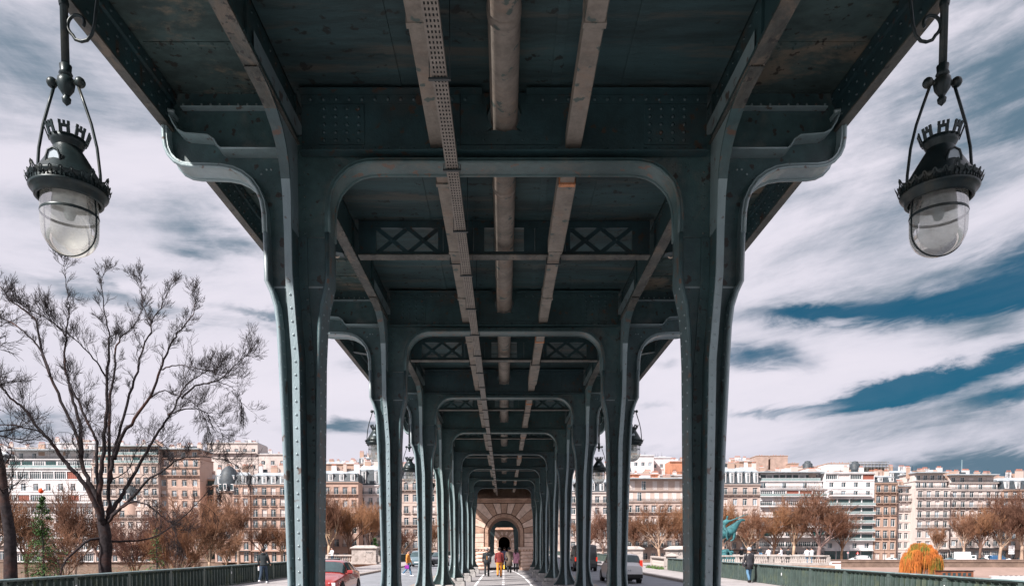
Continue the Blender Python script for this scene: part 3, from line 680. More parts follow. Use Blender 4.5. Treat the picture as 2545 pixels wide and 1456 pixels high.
    b.lathe(gp, GLOBE, 40); b.build('glass_globe', e)
    b = MB(); b.tube([(r_+.003, 0, z_) for r_, z_ in gp]+[(-r_-.003, 0, z_) for r_, z_ in gp[::-1]], .0055, 6, LAMPM); b.build('globe_hoop', e)
    b = MB(); b.lathe([(.07, 4.27), (.10, 4.25), (.104, 4.215), (.04, 4.26)], ZINC, 24); b.lathe([(.03, 4.26), (.03, 4.17), (.04, 4.15), (.026, 4.11), (.002, 4.10)], CURT, 12); b.build('lamp_bulb', e)
    b = MB(); b.lathe([(.183, 4.148), (.186, 4.138), (.183, 4.128)], LAMPM, 36); b.build('globe_band', e)
    return e
def globe_mat():
    m = bpy.data.materials.new('dusty_globe_glass'); m.use_nodes = True; t = m.node_tree; N = NT(t); t.nodes.clear()
    out = N.n('ShaderNodeOutputMaterial'); mx = N.n('ShaderNodeMixShader'); mx2 = N.n('ShaderNodeMixShader')
    tr = N.n('ShaderNodeBsdfTransparent'); tr.inputs[0].default_value = (.86, .87, .84, 1)
    gl = N.n('ShaderNodeBsdfGlossy'); gl.inputs['Roughness'].default_value = .04; gl.inputs[0].default_value = (.9, .9, .9, 1)
    tl = N.n('ShaderNodeBsdfTranslucent'); tl.inputs[0].default_value = (.80, .80, .77, 1)
    tc = N.n('ShaderNodeTexCoord'); fr = N.n('ShaderNodeFresnel'); fr.inputs[0].default_value = 1.45
    sp = N.n('ShaderNodeSeparateXYZ'); N.L.new(tc.outputs['Object'], sp.inputs[0])
    nz = N.noise(tc.outputs['Object'], 9, 6, .6); low = N.ramp(sp.outputs[2], 3.98, 3.86)
    f = N.m('ADD', N.m('MULTIPLY', N.ramp(nz, .42, .7), .25), N.m('ADD', .36, N.m('MULTIPLY', low, .35)))
    N.L.new(f, mx.inputs[0]); N.L.new(tr.outputs[0], mx.inputs[1]); N.L.new(tl.outputs[0], mx.inputs[2])
    lw = N.n('ShaderNodeLayerWeight'); lw.inputs[0].default_value = .25
    dk = N.n('ShaderNodeBsdfDiffuse'); dk.inputs[0].default_value = (.10, .12, .12, 1); mx3 = N.n('ShaderNodeMixShader')
    N.L.new(N.m('MULTIPLY', N.ramp(lw.outputs['Facing'], .72, .98), .75), mx3.inputs[0]); N.L.new(mx.outputs[0], mx3.inputs[1]); N.L.new(dk.outputs[0], mx3.inputs[2])
    N.L.new(N.m('MULTIPLY', fr.outputs[0], .45), mx2.inputs[0]); N.L.new(mx3.outputs[0], mx2.inputs[1]); N.L.new(gl.outputs[0], mx2.inputs[2])
    N.L.new(mx2.outputs[0], out.inputs[0]); return m
GLOBE = globe_mat()
lamp0 = make_lamp(); lamp0.location = (-3.065, 5.13, 0)
tag(lamp0, 'near ornate iron and glass lamp hanging at the upper left before the sky', 'lamp', 'lamps hanging along the viaduct')
LL = [(1, 5.13, 'near ornate iron and glass lamp hanging at the upper right before the sky'),
      (-1, 11.13, 'iron lamp on the left hidden behind the nearest left column'), (1, 11.13, 'iron lamp on the right hidden behind the nearest right column'),
      (-1, 17.13, 'hanging lamp just left of the second left column'), (1, 17.13, 'hanging lamp just right of the second right column'),
      (-1, 23.13, 'smaller hanging lamp between the second and third left columns'), (1, 23.13, 'smaller hanging lamp between the second and third right columns'),
      (-1, 29.13, 'distant lamp sliver beyond the third left column'), (1, 29.13, 'distant lamp sliver beyond the third right column'),
      (-1, 35.13, 'far lamp beyond the fourth left column'), (1, 35.13, 'far lamp beyond the fourth right column')]
for sx, y, lb in LL:
    o = copy_tree(lamp0); o.location = (sx*3.065, y, 0); o['label'] = lb
    o.rotation_euler = (0, 0, (pi if sx > 0 else 0)+rnd.uniform(-.12, .12))

# ---------------------------------------------------------------- parapets
def parapet(sx, ya, yb, label, postx=None):
    e = empty('bridge_parapet', (sx*PX, ya, 0)); tag(e, label, 'parapet'); L = yb-ya
    b = MB(); b.cbox(-.13, .13, 0, L, .93, .965, FENCETOP, .012); b.cbox(-.09, .09, 0, L, .89, .93, FENCE, .01); b.build('top_rail', e)
    b = MB(); b.box(-.012, .012, 0, L, .06, .89, FENCEP); b.box(-.07, .07, 0, L, .015, .07, FENCE)
    y = .15; k = 0
    while y < L:
        for s2 in (-1, 1):
            x0, x1 = sorted((s2*.012, s2*.11)); b.box(x0, x1, y-.028, y+.028, .07, .80, FENCE)
            b.add([(s2*.012, y-.06, .89), (s2*.075, y-.06, .89), (s2*.07, y, .80), (s2*.075, y+.06, .89), (s2*.012, y+.06, .89), (s2*.012, y, .78)], [(0, 1, 2, 5), (5, 2, 3, 4)], FENCE)
        y += .31 if ya < 60 else .5
    b.build('ribbed_panel', e)
    y = .0; k = 0
    while y < L-.1:
        b = MB(); b.cbox(-.10, .10, -.08, .08, 0, .93, FENCE, .012); b.cbox(-.12, .12, -.1, .1, .0, .09, FENCE, .01); b.box(-.11, .11, -.09, .09, .80, .83, FENCE)
        r = rnd.random()
        if k % 4 == 1 and ya < 50: b.box(-.104, -.1001, -.03, .01+r*.1, .62-r*.3, .70-r*.2, PAINTW) if sx > 0 else b.box(.1001, .104, -.04, .03, .55, .66, PAINTW)
        k += 1; b.build('post', e, (0, y, 0)); y += 3.1 if ya < 60 else 6.2
parapet(-1, 6.2, 57, 'near green iron parapet with ribbed panels on the left side')
parapet(1, 5.6, 57, 'near green iron parapet with ribbed panels on the right side')
parapet(-1, 88, 232, 'far green parapet on the left beyond the stone terrace')
parapet(1, 88, 232, 'far green parapet on the right beyond the stone terrace')

# ---------------------------------------------------------------- stone gateways
def gateway(Y, label, W=2.6, depth=7.0):
    e = empty('stone_gateway', (0, Y, 0)); tag(e, label, 'stone arch')
    r = 1.27; zs = 2.95; top = 5.75
    n = 24; arc = [(r*cos(pi*i/n), zs+r*sin(pi*i/n)) for i in range(n+1)]
    b = MB(); ol = [(W, 0), (W, top), (-W, top), (-W, 0), (-r, 0)]+arc[::-1]+[(r, 0)]; b.prism(ol, .04, .08, STONEJ); b.prism(ol, .081, depth, STONE); b.build('wall', e)
    def block(name, pts, y0, m, g=.028):
        cx_ = sum(p[0] for p in pts)/len(pts); cz_ = sum(p[1] for p in pts)/len(pts); q = []
        for x, z in pts:
            dx, dz = cx_-x, cz_-z; l = sqrt(dx*dx+dz*dz); q.append((x+dx/l*g*1.4, z+dz/l*g*1.4))
        q2 = [(x+(cx_-x)/max(.01, sqrt((cx_-x)**2+(cz_-z)**2))*.03, z+(cz_-z)/max(.01, sqrt((cx_-x)**2+(cz_-z)**2))*.03) for x, z in q]
        n_ = len(q); vs = [(x, y0-.05, z) for x, z in q2]+[(x, y0-.02, z) for x, z in q]+[(x, .09, z) for x, z in q]
        fs = [tuple(range(n_))]+[(i, (i+1) % n_, n_+(i+1) % n_, n_+i) for i in range(n_)]+[(n_+i, n_+(i+1) % n_, 2*n_+(i+1) % n_, 2*n_+i) for i in range(n_)]
        bb.add(vs, fs, m)
    # voussoirs fanning out to a square frame, then courses
    bb = MB(); ro = r+.30; K = 13
    def outer(a):
        c, s_ = cos(a), sin(a)
        t = min((W-.1)/abs(c) if abs(c) > 1e-6 else 99, (5.33-zs)/s_ if s_ > 1e-6 else 99); return (t*c, zs+t*s_)
    for i in range(K):
        a0, a1 = pi*i/K, pi*(i+1)/K; p0, p1 = outer(a0), outer(a1)
        pts = [(ro*cos(a0), zs+ro*sin(a0)), p0]
        corner = radians(math.degrees(atan2(5.33-zs, W-.1)))
        if a0 < corner < a1: pts.append((W-.1, 5.33))
        if a0 < pi-corner < a1: pts.append((-(W-.1), 5.33))
        pts += [p1, (ro*cos(a1), zs+ro*sin(a1))]
        block('v', pts, -.02, STONEL if i % 2 else STONE)
    for sx in (-1, 1):
        z = 1.86
        while z < zs-.02:
            h = (zs-1.86)/3; xa, xb = sorted((sx*ro, sx*(W-.1))); block('c', [(xa, z), (xb, z), (xb, z+h), (xa, z+h)], -.02, STONEL); z += h
    bb.build('voussoir_blocks', e)
    bb = MB()
    for i in range(9):
        a0, a1 = pi*i/9, pi*(i+1)/9; block('i', [(r*cos(a0), zs+r*sin(a0)), ((ro-.03)*cos(a0), zs+(ro-.03)*sin(a0)), ((ro-.03)*cos((a0+a1)/2), zs+(ro-.03)*sin((a0+a1)/2)), ((ro-.03)*cos(a1), zs+(ro-.03)*sin(a1)), (r*cos(a1), zs+r*sin(a1)), (r*cos((a0+a1)/2), zs+r*sin((a0+a1)/2))], -.01, STONE, .004)
    for sx in (-1, 1): xa, xb = sorted((sx*r, sx*(ro-.03))); bb.box(xa, xb, -.03, .09, 1.86, zs, STONE)
    bb.build('arch_moulding', e)
    for sx in (-1, 1):
        bb = MB(); xa, xb = sorted((sx*(r-.08), sx*W)); bb.cbox(xa, xb, -.12, .09, 1.52, 1.66, STONE, .02); bb.cbox(*sorted((sx*(r-.14), sx*(W+.04))), -.2, .09, 1.66, 1.85, STONEL, .03)
        xx = r+.1
        while xx < W-.1: bb.box(*sorted((sx*xx, sx*(xx+.12))), -.16, -.12, 1.56, 1.65, STONEL); xx += .24
        bb.build('impost', e)
        bb = MB()
        for k in range(5):
            h = .30; z = .02+k*h
            x0, x1 = sorted((sx*(r+.02), sx*(r+1.02)))
            # rounded boss stones
            nx = 8; vs = []; fs = []
            for iz in range(5):
                for ix in range(nx+1):
                    u = ix/nx; v = iz/4; bulge = (1-abs(2*u-1)**4)*(1-abs(2*v-1)**2.5); vs.append((x0+.02+(x1-x0-.04)*u, -.08-.10*bulge, z+.012+(h-.024)*v))
            for iz in range(4):
                for ix in range(nx): a = iz*(nx+1)+ix; fs.append((a, a+1, a+nx+2, a+nx+1))
            bb.add(vs, fs, STONEL, True)
        bb.box(*sorted((sx*(r+.03), sx*(r+1.01))), -.08, .09, 0, 1.52, STONE); bb.box(*sorted((sx*(r+1.06), sx*W)), -.03, .09, 0, 1.52, STONE)
        bb.build('rusticated_pier', e)
    b = MB(); b.cbox(-W-.05, W+.05, -.06, .09, 5.35, 5.55, STONE, .02); b.cbox(-W-.1, W+.1, -.16, .09, 5.55, 5.72, STONE, .03)
    for k in range(22): x = -W+.05+k*.245; b.box(x, x+.10, -.11, -.06, 5.36, 5.52, STONE)
    b.build('cornice', e)
    b = MB()
    b.box(-3.3, 3.3, 3.2, depth-.6, 5.76, 6.7, STONE); b.build('upper_block', e)
    b = MB()
    for sx in (-1, 1): b.box(*sorted((sx*W, sx*3.3)), .5, depth-.4, 0, 5.75, STONE)
    b.build('side_buttress', e)
gateway(56.6, 'warm limestone gateway arch closing the end of the colonnade')
gateway(156.0, 'smaller distant stone arch seen through the first gateway')
# tunnel-like dark structure behind the far arch
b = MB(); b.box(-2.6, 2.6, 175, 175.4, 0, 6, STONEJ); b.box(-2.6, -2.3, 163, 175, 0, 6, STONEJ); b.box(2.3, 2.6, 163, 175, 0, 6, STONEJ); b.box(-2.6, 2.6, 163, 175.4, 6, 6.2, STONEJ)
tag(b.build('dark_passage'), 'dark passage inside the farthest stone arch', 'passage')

# ---------------------------------------------------------------- balustrades and stone pedestals on the terrace
def baluster_mesh():
    b = MB(); b.lathe([(.055, 0), (.055, .05), (.035, .08), (.085, .20), (.075, .28), (.035, .44), (.03, .50), (.05, .53), (.05, .58)], BALUS, 10); return b.mesh('baluster')
BALM = baluster_mesh()
def balustrade(x0, y0, x1, y1, label, step=.24, zb=0, solid=False):
    L = sqrt((x1-x0)**2+(y1-y0)**2); a = atan2(y1-y0, x1-x0)
    e = empty('stone_balustrade', (x0, y0, zb), a); tag(e, label, 'balustrade')
    b = MB(); b.cbox(-.05, L+.05, -.17, .17, .0, .28, BALUS, .02); b.build('base_course', e)
    b = MB(); b.cbox(-.08, L+.08, -.20, .20, .86, 1.03, BALUS, .03); b.build('coping', e)
    if solid:
        b = MB(); b.box(0, L, -.12, .12, .28, .86, BALUS); b.build('infill_panel', e); return
    n = int(L/step); np_ = max(1, int(L/4.2))
    for i in range(np_+1):
        b = MB(); x = L*i/np_; b.cbox(x-.2, x+.2, -.18, .18, .27, .87, BALUS, .01); b.build('pier', e)
    k = 0
    for i in range(n):
        x = (i+.5)*L/n
        if any(abs(x-L*j/np_) < .3 for j in range(np_+1)): continue
        link('baluster', BALM, e, (x, 0, .28)); k += 1
        if k > 95: break
balustrade(-13.6, 76.8, -19.4, 77.8, 'weathered stone balustrade left of the big pedestal, behind the white shirted man')
balustrade(13.4, 58.6, 13.9, 66.5, 'short pale balustrade between the silver car and the graffiti pedestal')
balustrade(21.0, 71.5, 33.0, 72.4, 'weathered balustrade in front of the green statue')
balustrade(34.0, 79.0, 24.0, 80.5, 'low pale parapet wall behind the sitting people', solid=True)
def pedestal(x, y, w, d, h, label, rz=0, graf=None):
    e = empty('stone_pedestal', (x, y, 0), rz); tag(e, label, 'pedestal')
    b = MB(); b.cbox(-w/2-.08, w/2+.08, -d/2-.08, d/2+.08, 0, .22, BALUS, .03); b.build('base', e)
    b = MB(); b.cbox(-w/2, w/2, -d/2, d/2, .22, h-.48, BALUS, .02); b.build('shaft', e)
    b = MB(); b.cbox(-w/2-.04, w/2+.04, -d/2-.04, d/2+.04, h-.48, h-.36, BALUS, .02); b.cbox(-w/2-.16, w/2+.16, -d/2-.16, d/2+.16, h-.36, h-.24, BALUS, .03)
    z = h-.24; v = [(-w/2-.14, -d/2-.14, z), (w/2+.14, -d/2-.14, z), (w/2+.14, d/2+.14, z), (-w/2-.14, d/2+.14, z), (-w/2+.35, -d/2+.3, h), (w/2-.35, -d/2+.3, h), (w/2-.35, d/2-.3, h), (-w/2+.35, d/2-.3, h)]
    b.add(v, [(4, 5, 6, 7), (0, 1, 5, 4), (1, 2, 6, 5), (2, 3, 7, 6), (3, 0, 4, 7)], BALUS); b.build('cap', e)
    if graf:
        b = MB()
        for line in graf: b.tube([(px, -d/2-.004, pz) for px, pz in line], .018, 5, INK)
        b.build('graffiti', e)
pedestal(-15.1, 77.2, 2.6, 1.6, 2.05, 'large stained stone pedestal on the left terrace', graf=[[(.25, 1.25), (.28, 1.38), (.36, 1.33), (.38, 1.2)], [(.45, 1.22), (.48, 1.36), (.55, 1.2), (.62, 1.33)], [(.6, 1.3), (.68, 1.1), (.74, 1.36)], [(.8, 1.28), (.92, 1.34)]])
def circ(cx_, cz_, r): return [(cx_+r*cos(t*pi/6), cz_+r*sin(t*pi/6)) for t in range(13)]
pedestal(15.6, 61.5, 2.9, 1.6, 1.95, 'stone pedestal with black graffiti behind the right parapet', graf=[circ(-.62, 1.28, .1), [(-.4, 1.18), (-.4, 1.38), (-.3, 1.36)], [(-.22, 1.18), (-.2, 1.38), (-.12, 1.2), (-.08, 1.38)], circ(.08, 1.28, .1), [(.28, 1.18), (.3, 1.4), (.45, 1.3)], [(.5, 1.18), (.6, 1.4), (.68, 1.18)]])
pedestal(12.9, 71.5, 1.9, 1.3, 1.95, 'plain stone pedestal right behind the silver car roof')
pedestal(13.55, 57.6, .62, .62, 1.42, 'narrow pale gate post at the end of the right parapet')
b = MB()
for i in range(260):
    x = 12.75+rnd.random()*.5; y = 58.4+rnd.random()*6; h = .12+rnd.random()*.22; a = rnd.random()*pi
    b.add([(x-.04*cos(a), y-.04*sin(a), 0), (x+.04*cos(a), y+.04*sin(a), 0), (x+rnd.uniform(-.1, .1), y+rnd.uniform(-.1, .1), h)], [(0, 1, 2)], GRASS)
tag(b.build('weeds'), 'green weeds at the foot of the pale balustrade', 'weeds', kind='stuff')

# ---------------------------------------------------------------- buildings
def window_mesh(w, h, style):
    b = MB(); g = {'d': GLASSD, 'g': GLASSG, 'c': CURT, 's': SHUT, 'r': SHUTR}[style]
    fr = FRAMEW if style in 'dc' else (RAILB if style == 'g' else g)
    t = .09; b.box(0, w, .0, .06, 0, t, fr); b.box(0, w, 0, .06, h-t, h, fr); b.box(0, t, 0, .06, t, h-t, fr); b.box(w-t, w, 0, .06, t, h-t, fr)
    k = 1 if w < 1.8 else (3 if w < 3.2 else 5)
    for i in range(k): x = w*(i+1)/(k+1); b.box(x-.05, x+.05, 0, .06, t, h-t, fr)
    if h > 1.9: b.box(t, w-t, .01, .05, h*.74, h*.74+.07, fr)
    m1 = b.mesh('window')
    b = MB(); b.box(t*.9, w-t*.9, .065, .08, t*.9, h-t*.9, g)
    if style == 'd' and w < 1.8: b.box(t*.9, w*.30, .062, .0645, t*.9, h-t*.9, CURT)
    if style in 'sr':
        z = .1
        while z < h-.1: b.box(t, w-t, .05, .064, z, z+.05, g); z += .16
    return m1, b.mesh('pane')
WCACHE = {}
def wmesh(w, h, s):
    k = (round(w, 1), round(h, 1), s)
    if k not in WCACHE: WCACHE[k] = window_mesh(k[0], k[1], s)
    return WCACHE[k]
def wallmat(name, c, br=None): return mat(name, c, .85, var=.10, scale=.12, stain=tuple(x*.58 for x in c), stain_amt=.6, stain_scale=.16, stretch=(1, 1, .45))
WM = {'cream': wallmat('cream_stone_facade', (.50, .40, .355)), 'pink': wallmat('pinkish_stone_facade', (.46, .32, .262)), 'white': wallmat('white_render_facade', (.66, .635, .64)),
      'pale': wallmat('pale_stone_facade', (.55, .48, .45)), 'brick': wallmat('orange_brick_facade', (.50, .22, .13)), 'tan': wallmat('tan_stone_facade', (.40, .275, .215)), 'grey': wallmat('grey_facade', (.55, .52, .53))}
def rail(b, x0, x1, y, z, h, m, glass=False):
    if glass: b.box(x0, x1, y, y+.03, z+.08, z+h, m); b.box(x0, x1, y-.01, y+.05, z+h, z+h+.06, FRAMEW); return
    b.box(x0, x1, y, y+.05, z+h-.05, z+h, m); b.box(x0, x1, y, y+.05, z+.06, z+.11, m)
    x = x0
    while x < x1: b.box(x, x+.06, y+.005, y+.045, z+.1, z+h-.05, m); x += .17
def building(name, x0, x1, ztop, Y, rows, bays, mk, label, zb=-3.0, depth=13, roof='mansard', rz=0, shop=True, roof_h=4.2, dormers=3, chim=2, setbacks=(), ww=1.6, seed=0, mods=None, quoin=True):
    """rows: list of (height share, window height, style, balcony) from the ground floor up; balcony: ''|'each'|'full'|'white'|'band'"""
    R = random.Random(seed+int(x0*10)); W = x1-x0; xm = (x0+x1)/2
    e = empty(name, (xm, Y, zb), rz); tag(e, label, 'building', 'apartment buildings on the far bank')
    m = WM[mk]; H = ztop-zb; tot = sum(r[0] for r in rows); z = 0
    cell = W/bays; holes = []; winlist = []; balc = []; bands = []
    for ri, (hh, wh, st, bal) in enumerate(rows):
        fh = H*hh/tot; wide = st in 'GDSM'; w_ = (cell-.35 if wide else min(ww, cell*.62)); hgt = min(wh*1.16, fh-.5)
        sill = .22 if wh > 1.9 else (fh-hgt)*.5
        for k in range(bays):
            xa = -W/2+cell*k+(cell-w_)/2; s = st
            if st == 'm': s = R.choice('ddddcs')
            elif st == 'M': s = R.choice('ggds')
            elif st == 'D': s = R.choice('ddc')
            elif st == 'G': s = 'g'
            elif st == 'S': s = R.choice('rsdd')
            holes.append((ri, xa, xa+w_, z+sill, z+sill+hgt)); winlist.append((xa, z+sill, w_, hgt, s))
        if bal: balc.append((bal, z, [h for h in holes if h[0] == ri]))
        z += fh
        if ri < len(rows)-1: bands.append(z)
    b = MB()    # facade sheet with recessed openings
    z = 0
    for ri, (hh, *_r) in enumerate(rows):
        fh = H*hh/tot; hs = [h for h in holes if h[0] == ri]; za, zc = hs[0][3], hs[0][4]; z2 = z+fh
        q = lambda xa, xb, z_a, z_b: b.add([(xa, 0, z_a), (xb, 0, z_a), (xb, 0, z_b), (xa, 0, z_b)], [(0, 1, 2, 3)], m)
        q(-W/2, W/2, z, za); q(-W/2, W/2, zc, z2); px = -W/2
        for h in hs:
            q(px, h[1], za, zc); px = h[2]
            for v in ([(h[1], 0, za), (h[1], .28, za), (h[1], .28, zc), (h[1], 0, zc)], [(h[2], .28, za), (h[2], 0, za), (h[2], 0, zc), (h[2], .28, zc)], [(h[1], 0, zc), (h[1], .28, zc), (h[2], .28, zc), (h[2], 0, zc)], [(h[1], .28, za), (h[1], 0, za), (h[2], 0, za), (h[2], .28, za)]): b.add(v, [(0, 1, 2, 3)], m)
        q(px, W/2, za, zc); z = z2
    b.box(-W/2, W/2, .42, depth, 0, H, m)
    b.add([(-W/2, 0, 0), (-W/2, .42, 0), (-W/2, .42, H), (-W/2, 0, H), (W/2, 0, 0), (W/2, .42, 0), (W/2, .42, H), (W/2, 0, H)], [(0, 3, 2, 1), (4, 5, 6, 7), (3, 7, 6, 2)], m)
    b.build('wall', e)
    b = MB()
    for i, zz in enumerate(bands):
        if i in (0, len(bands)-1) or quoin: b.box(-W/2-.05, W/2+.05, -.12, -.002, zz-.10, zz+.08, m)
    b.box(-W/2-.2, W/2+.2, -.42, -.003, H-.28, H, m); b.box(-W/2-.1, W/2+.1, -.22, -.002, H-.6, H-.282, m)
    if quoin and mk in ('cream', 'pink', 'tan', 'pale'):
        for hr, xa, xb, za, zc in holes:
            if xb-xa < 1.9: b.box(xa-.16, xa, -.07, -.001, za, zc, m); b.box(xb, xb+.16, -.07, -.001, za, zc, m); b.box(xa-.2, xb+.2, -.13, -.001, zc, zc+.2, m)
    b.build('cornice', e)
    for i, (xa, zz, w_, hgt, s) in enumerate(winlist):
        if i >= 100: break
        a, p_ = wmesh(w_, hgt, s); o = link('window', a, e, (xa, .18, zz)); link('pane', p_, o)
    for bal, zz, hs in balc:
        if bal == 'each':
            for h in hs:
                b = MB(); b.box(h[1]-.25, h[2]+.25, -.5, -.004, h[3]-.14, h[3]-.01, m); rail(b, h[1]-.22, h[2]+.22, -.47, h[3]-.05, 1.0, RAILB); b.build('balcony', e)
        elif bal == 'full':
            b = MB(); b.box(-W/2+.1, W/2-.1, -.8, -.004, hs[0][3]-.16, hs[0][3]-.01, m); rail(b, -W/2+.15, W/2-.15, -.76, hs[0][3]-.05, 1.0, RAILB)
            x = -W/2+.6
            while x < W/2-.6: b.box(x, x+.22, -.6, -.005, hs[0][3]-.6, hs[0][3]-.165, m); x += 2.2
            b.build('balcony', e)
        elif bal in ('white', 'glass'):
            b = MB(); xa, xb = hs[0][1]-.3, hs[-1][2]+.3; b.box(xa, xb, -1.1, -.004, hs[0][3]-.22, hs[0][3]-.02, m)
            if bal == 'white': b.box(xa, xb, -1.1, -1.0, hs[0][3]-.019, hs[0][3]+.32, m); rail(b, xa, xb, -1.08, hs[0][3]+.3, .55, RAILB)
            else: rail(b, xa, xb, -1.06, hs[0][3]-.05, .85, RAILG, True)
            b.build('balcony', e)
    if shop:
        b = MB(); b.box(-W/2+.1, W/2-.1, -.9, -.006, H*rows[0][0]/tot-.35, H*rows[0][0]/tot-.12, FRAMEW if mk == 'white' else RAILB if seed % 3 == 1 else m); b.build('shop_awning', e)
    zt = H
    for (inset, hh, n, gl) in setbacks:     # terraced storeys set back from the facade
        b = MB(); y0 = inset; xa, xb = -W/2+inset*.35, W/2-inset*.35; b.box(xa, xb, y0+.3, depth-.5, zt+.001, zt+hh-.02, m); b.box(xa-.25, xb+.25, y0-.2, depth-.3, zt+hh-.02, zt+hh+.2, m)
        rail(b, -W/2+inset*.35-.1, W/2-inset*.35+.1, y0-1.4 if inset > 1.6 else y0-.25, zt+.0, .95, RAILB if not gl else RAILG, gl)
        b.build('penthouse', e); cw = (xb-xa)/n
        for k in range(n):
            s = R.choice('gd' if gl else 'dds'); a, p_ = wmesh(cw-.5 if gl else min(1.6, cw-.5), hh-.7, s); w2 = cw-.5 if gl else min(1.6, cw-.5)
            o = link('window', a, e, (xa+cw*k+(cw-w2)/2, y0+.23, zt+.25)); link('pane', p_, o)
        zt += hh+.2
    if roof == 'mansard':
        b = MB(); i1 = 1.3; rh = roof_h; z1 = zt+rh*.72; z2 = zt+rh
        r0 = [(-W/2, .1, zt), (W/2, .1, zt), (W/2, depth, zt), (-W/2, depth, zt)]; r1 = [(-W/2+.3, i1, z1), (W/2-.3, i1, z1), (W/2-.3, depth-i1, z1), (-W/2+.3, depth-i1, z1)]; r2 = [(-W/2+1.5, 4.5, z2), (W/2-1.5, 4.5, z2), (W/2-1.5, depth-4.5, z2), (-W/2+1.5, depth-4.5, z2)]
        b.add(r0+r1, [(i, (i+1) % 4, 4+(i+1) % 4, 4+i) for i in range(4)], SLATE); b.add(r1+r2, [(i, (i+1) % 4, 4+(i+1) % 4, 4+i) for i in range(4)]+[(4, 5, 6, 7)], ZINC)
        rf = b.build('roof', e); cw = W/dormers
        for k in range(dormers):
            x = -W/2+cw*(k+.5); b = MB(); b.box(x-.75, x+.75, .25, 2.2, zt+.35, zt+rh*.64, FRAMEW); b.box(x-.9, x+.9, .1, 2.3, zt+rh*.64, zt+rh*.70, ZINC)
            d = b.build('dormer', rf); a, p_ = wmesh(1.1, rh*.64-.7, 'd'); o = link('dormer_window', a, rf, (x-.55, .18, zt+.55)); link('pane', p_, rf, (x-.55, .17, zt+.55))
        zt = z2
    elif roof == 'flat':
        b = MB(); b.box(-W/2+.3, W/2-.3, .5, depth-.3, zt, zt+.35, ZINC); rf = b.build('roof', e)
    else:
        b = MB(); b.add([(-W/2, .1, zt), (W/2, .1, zt), (W/2, depth, zt), (-W/2, depth, zt), (-W/2+1, depth/2, zt+2), (W/2-1, depth/2, zt+2)], [(0, 1, 5, 4), (2, 3, 4, 5), (1, 2, 5), (3, 0, 4)], ZINC); rf = b.build('roof', e)
    chim = chim+2 if chim else 0
    for k in range(chim):
        x = -W/2+W*(k+.5)/chim+R.uniform(-1, 1); wd = R.uniform(.8, 2.8); hc = R.uniform(.6, 2.6); y = R.uniform(3, 6)
        b = MB(); b.box(x-wd/2, x+wd/2, y, y+.7, zt-1.5, zt+hc, WM[R.choice(['pale', 'tan', 'cream', 'white'])]); b.box(x-wd/2-.08, x+wd/2+.08, y-.08, y+.78, zt+hc, zt+hc+.15, m)
        for i in range(int(wd/.4)): xx = x-wd/2+.25+i*.4; b.lathe([(.13, zt+hc+.15), (.11, zt+hc+.7), (.09, zt+hc+.7)], TERRA, 7, (xx, y+.35, 0))
        b.build('chimney', rf)
    for k in range(8 if W > 12 else 4):      # roof clutter: vents, hutches, aerials
        x = R.uniform(-W/2+1, W/2-1); b = MB(); t_ = R.random()
        if t_ < .35: hw = R.uniform(.5, 2.2); b.box(x-hw, x+hw, 4+R.random()*3, 8, zt-.8, zt+R.uniform(.5, 2.0), R.choice([WM['white'], WM['grey'], WM['tan'], SLATE, BRICK])); b.build('roof_hut', rf)
        else: b.box(x-.03, x+.03, 5, 5.06, zt-1, zt+R.uniform(1.8, 3), RAILB); b.box(x-.6, x+.6, 5.01, 5.05, zt+1.2, zt+1.25, RAILB); b.box(x-.4, x+.4, 5.01, 5.05, zt+1.5, zt+1.55, RAILB); b.build('aerial', rf)
    return e
def pxb(name, xl, xr, ytop, Y, *a, **k):
    X0, zt = at(xl, ytop, Y); X1, _ = at(xr, ytop, Y); return building(name, X0, X1, zt, Y, *a, **k)
haus = [(1.25, 3.0, 'd', ''), (1.0, 1.9, 'm', ''), (1.1, 2.3, 'm', 'each'), (1.1, 2.3, 'm', 'full'), (1.05, 2.2, 'm', 'each'), (1.0, 2.1, 'm', 'each'), (.95, 2.0, 'm', 'full')]
haus2 = [(1.2, 2.8, 'd', ''), (.95, 1.9, 'm', ''), (1.05, 2.3, 'm', 'each'), (1.05, 2.2, 'm', 'each'), (1.05, 2.2, 'm', 'full'), (1, 2.1, 'm', 'each'), (.9, 1.9, 'm', 'full')]
# right bank front row
pxb('apartment_building', 1790, 1889, 1203, 252, [(1.1, 2.6, 'd', '')]+[(1, 2.1, 'm', b_) for b_ in ('', 'full', '', 'each', '', 'full')], 4, 'cream', 'cream stone apartment block with steep slate roof, right beside the nearest right column', seed=1, dormers=5, roof_h=6.5, chim=3)
pxb('apartment_building', 1889, 2052, 1213, 252, [(1.15, 2.6, 'D', '')]+[(1, 1.7, s, b_) for s, b_ in (('D', 'white'), ('M', 'white'), ('D', 'white'), ('M', 'white'), ('D', 'white'), ('S', 'glass'))], 5, 'white', 'wide white modern block with long terraces behind the largest brown plane tree', roof='flat', setbacks=((1.5, 2.6, 9, False), (3.2, 2.7, 9, True)), seed=2, chim=2)
pxb('apartment_building', 2052, 2174, 1174, 252, [(1.3, 2.9, 'G', ''), (.95, 1.6, 'd', ''), (1, 1.9, 'G', 'glass'), (1, 1.9, 'G', 'glass'), (1, 1.9, 'G', 'glass'), (1, 1.9, 'G', 'glass'), (1, 1.9, 'G', 'glass'), (1, 1.5, 'm', 'white'), (.95, 1.5, 'd', ''), (.9, 1.7, 'S', '')], 4, 'white', 'tall white modern block with green glazed loggias', roof='flat', seed=3, chim=1, quoin=True)
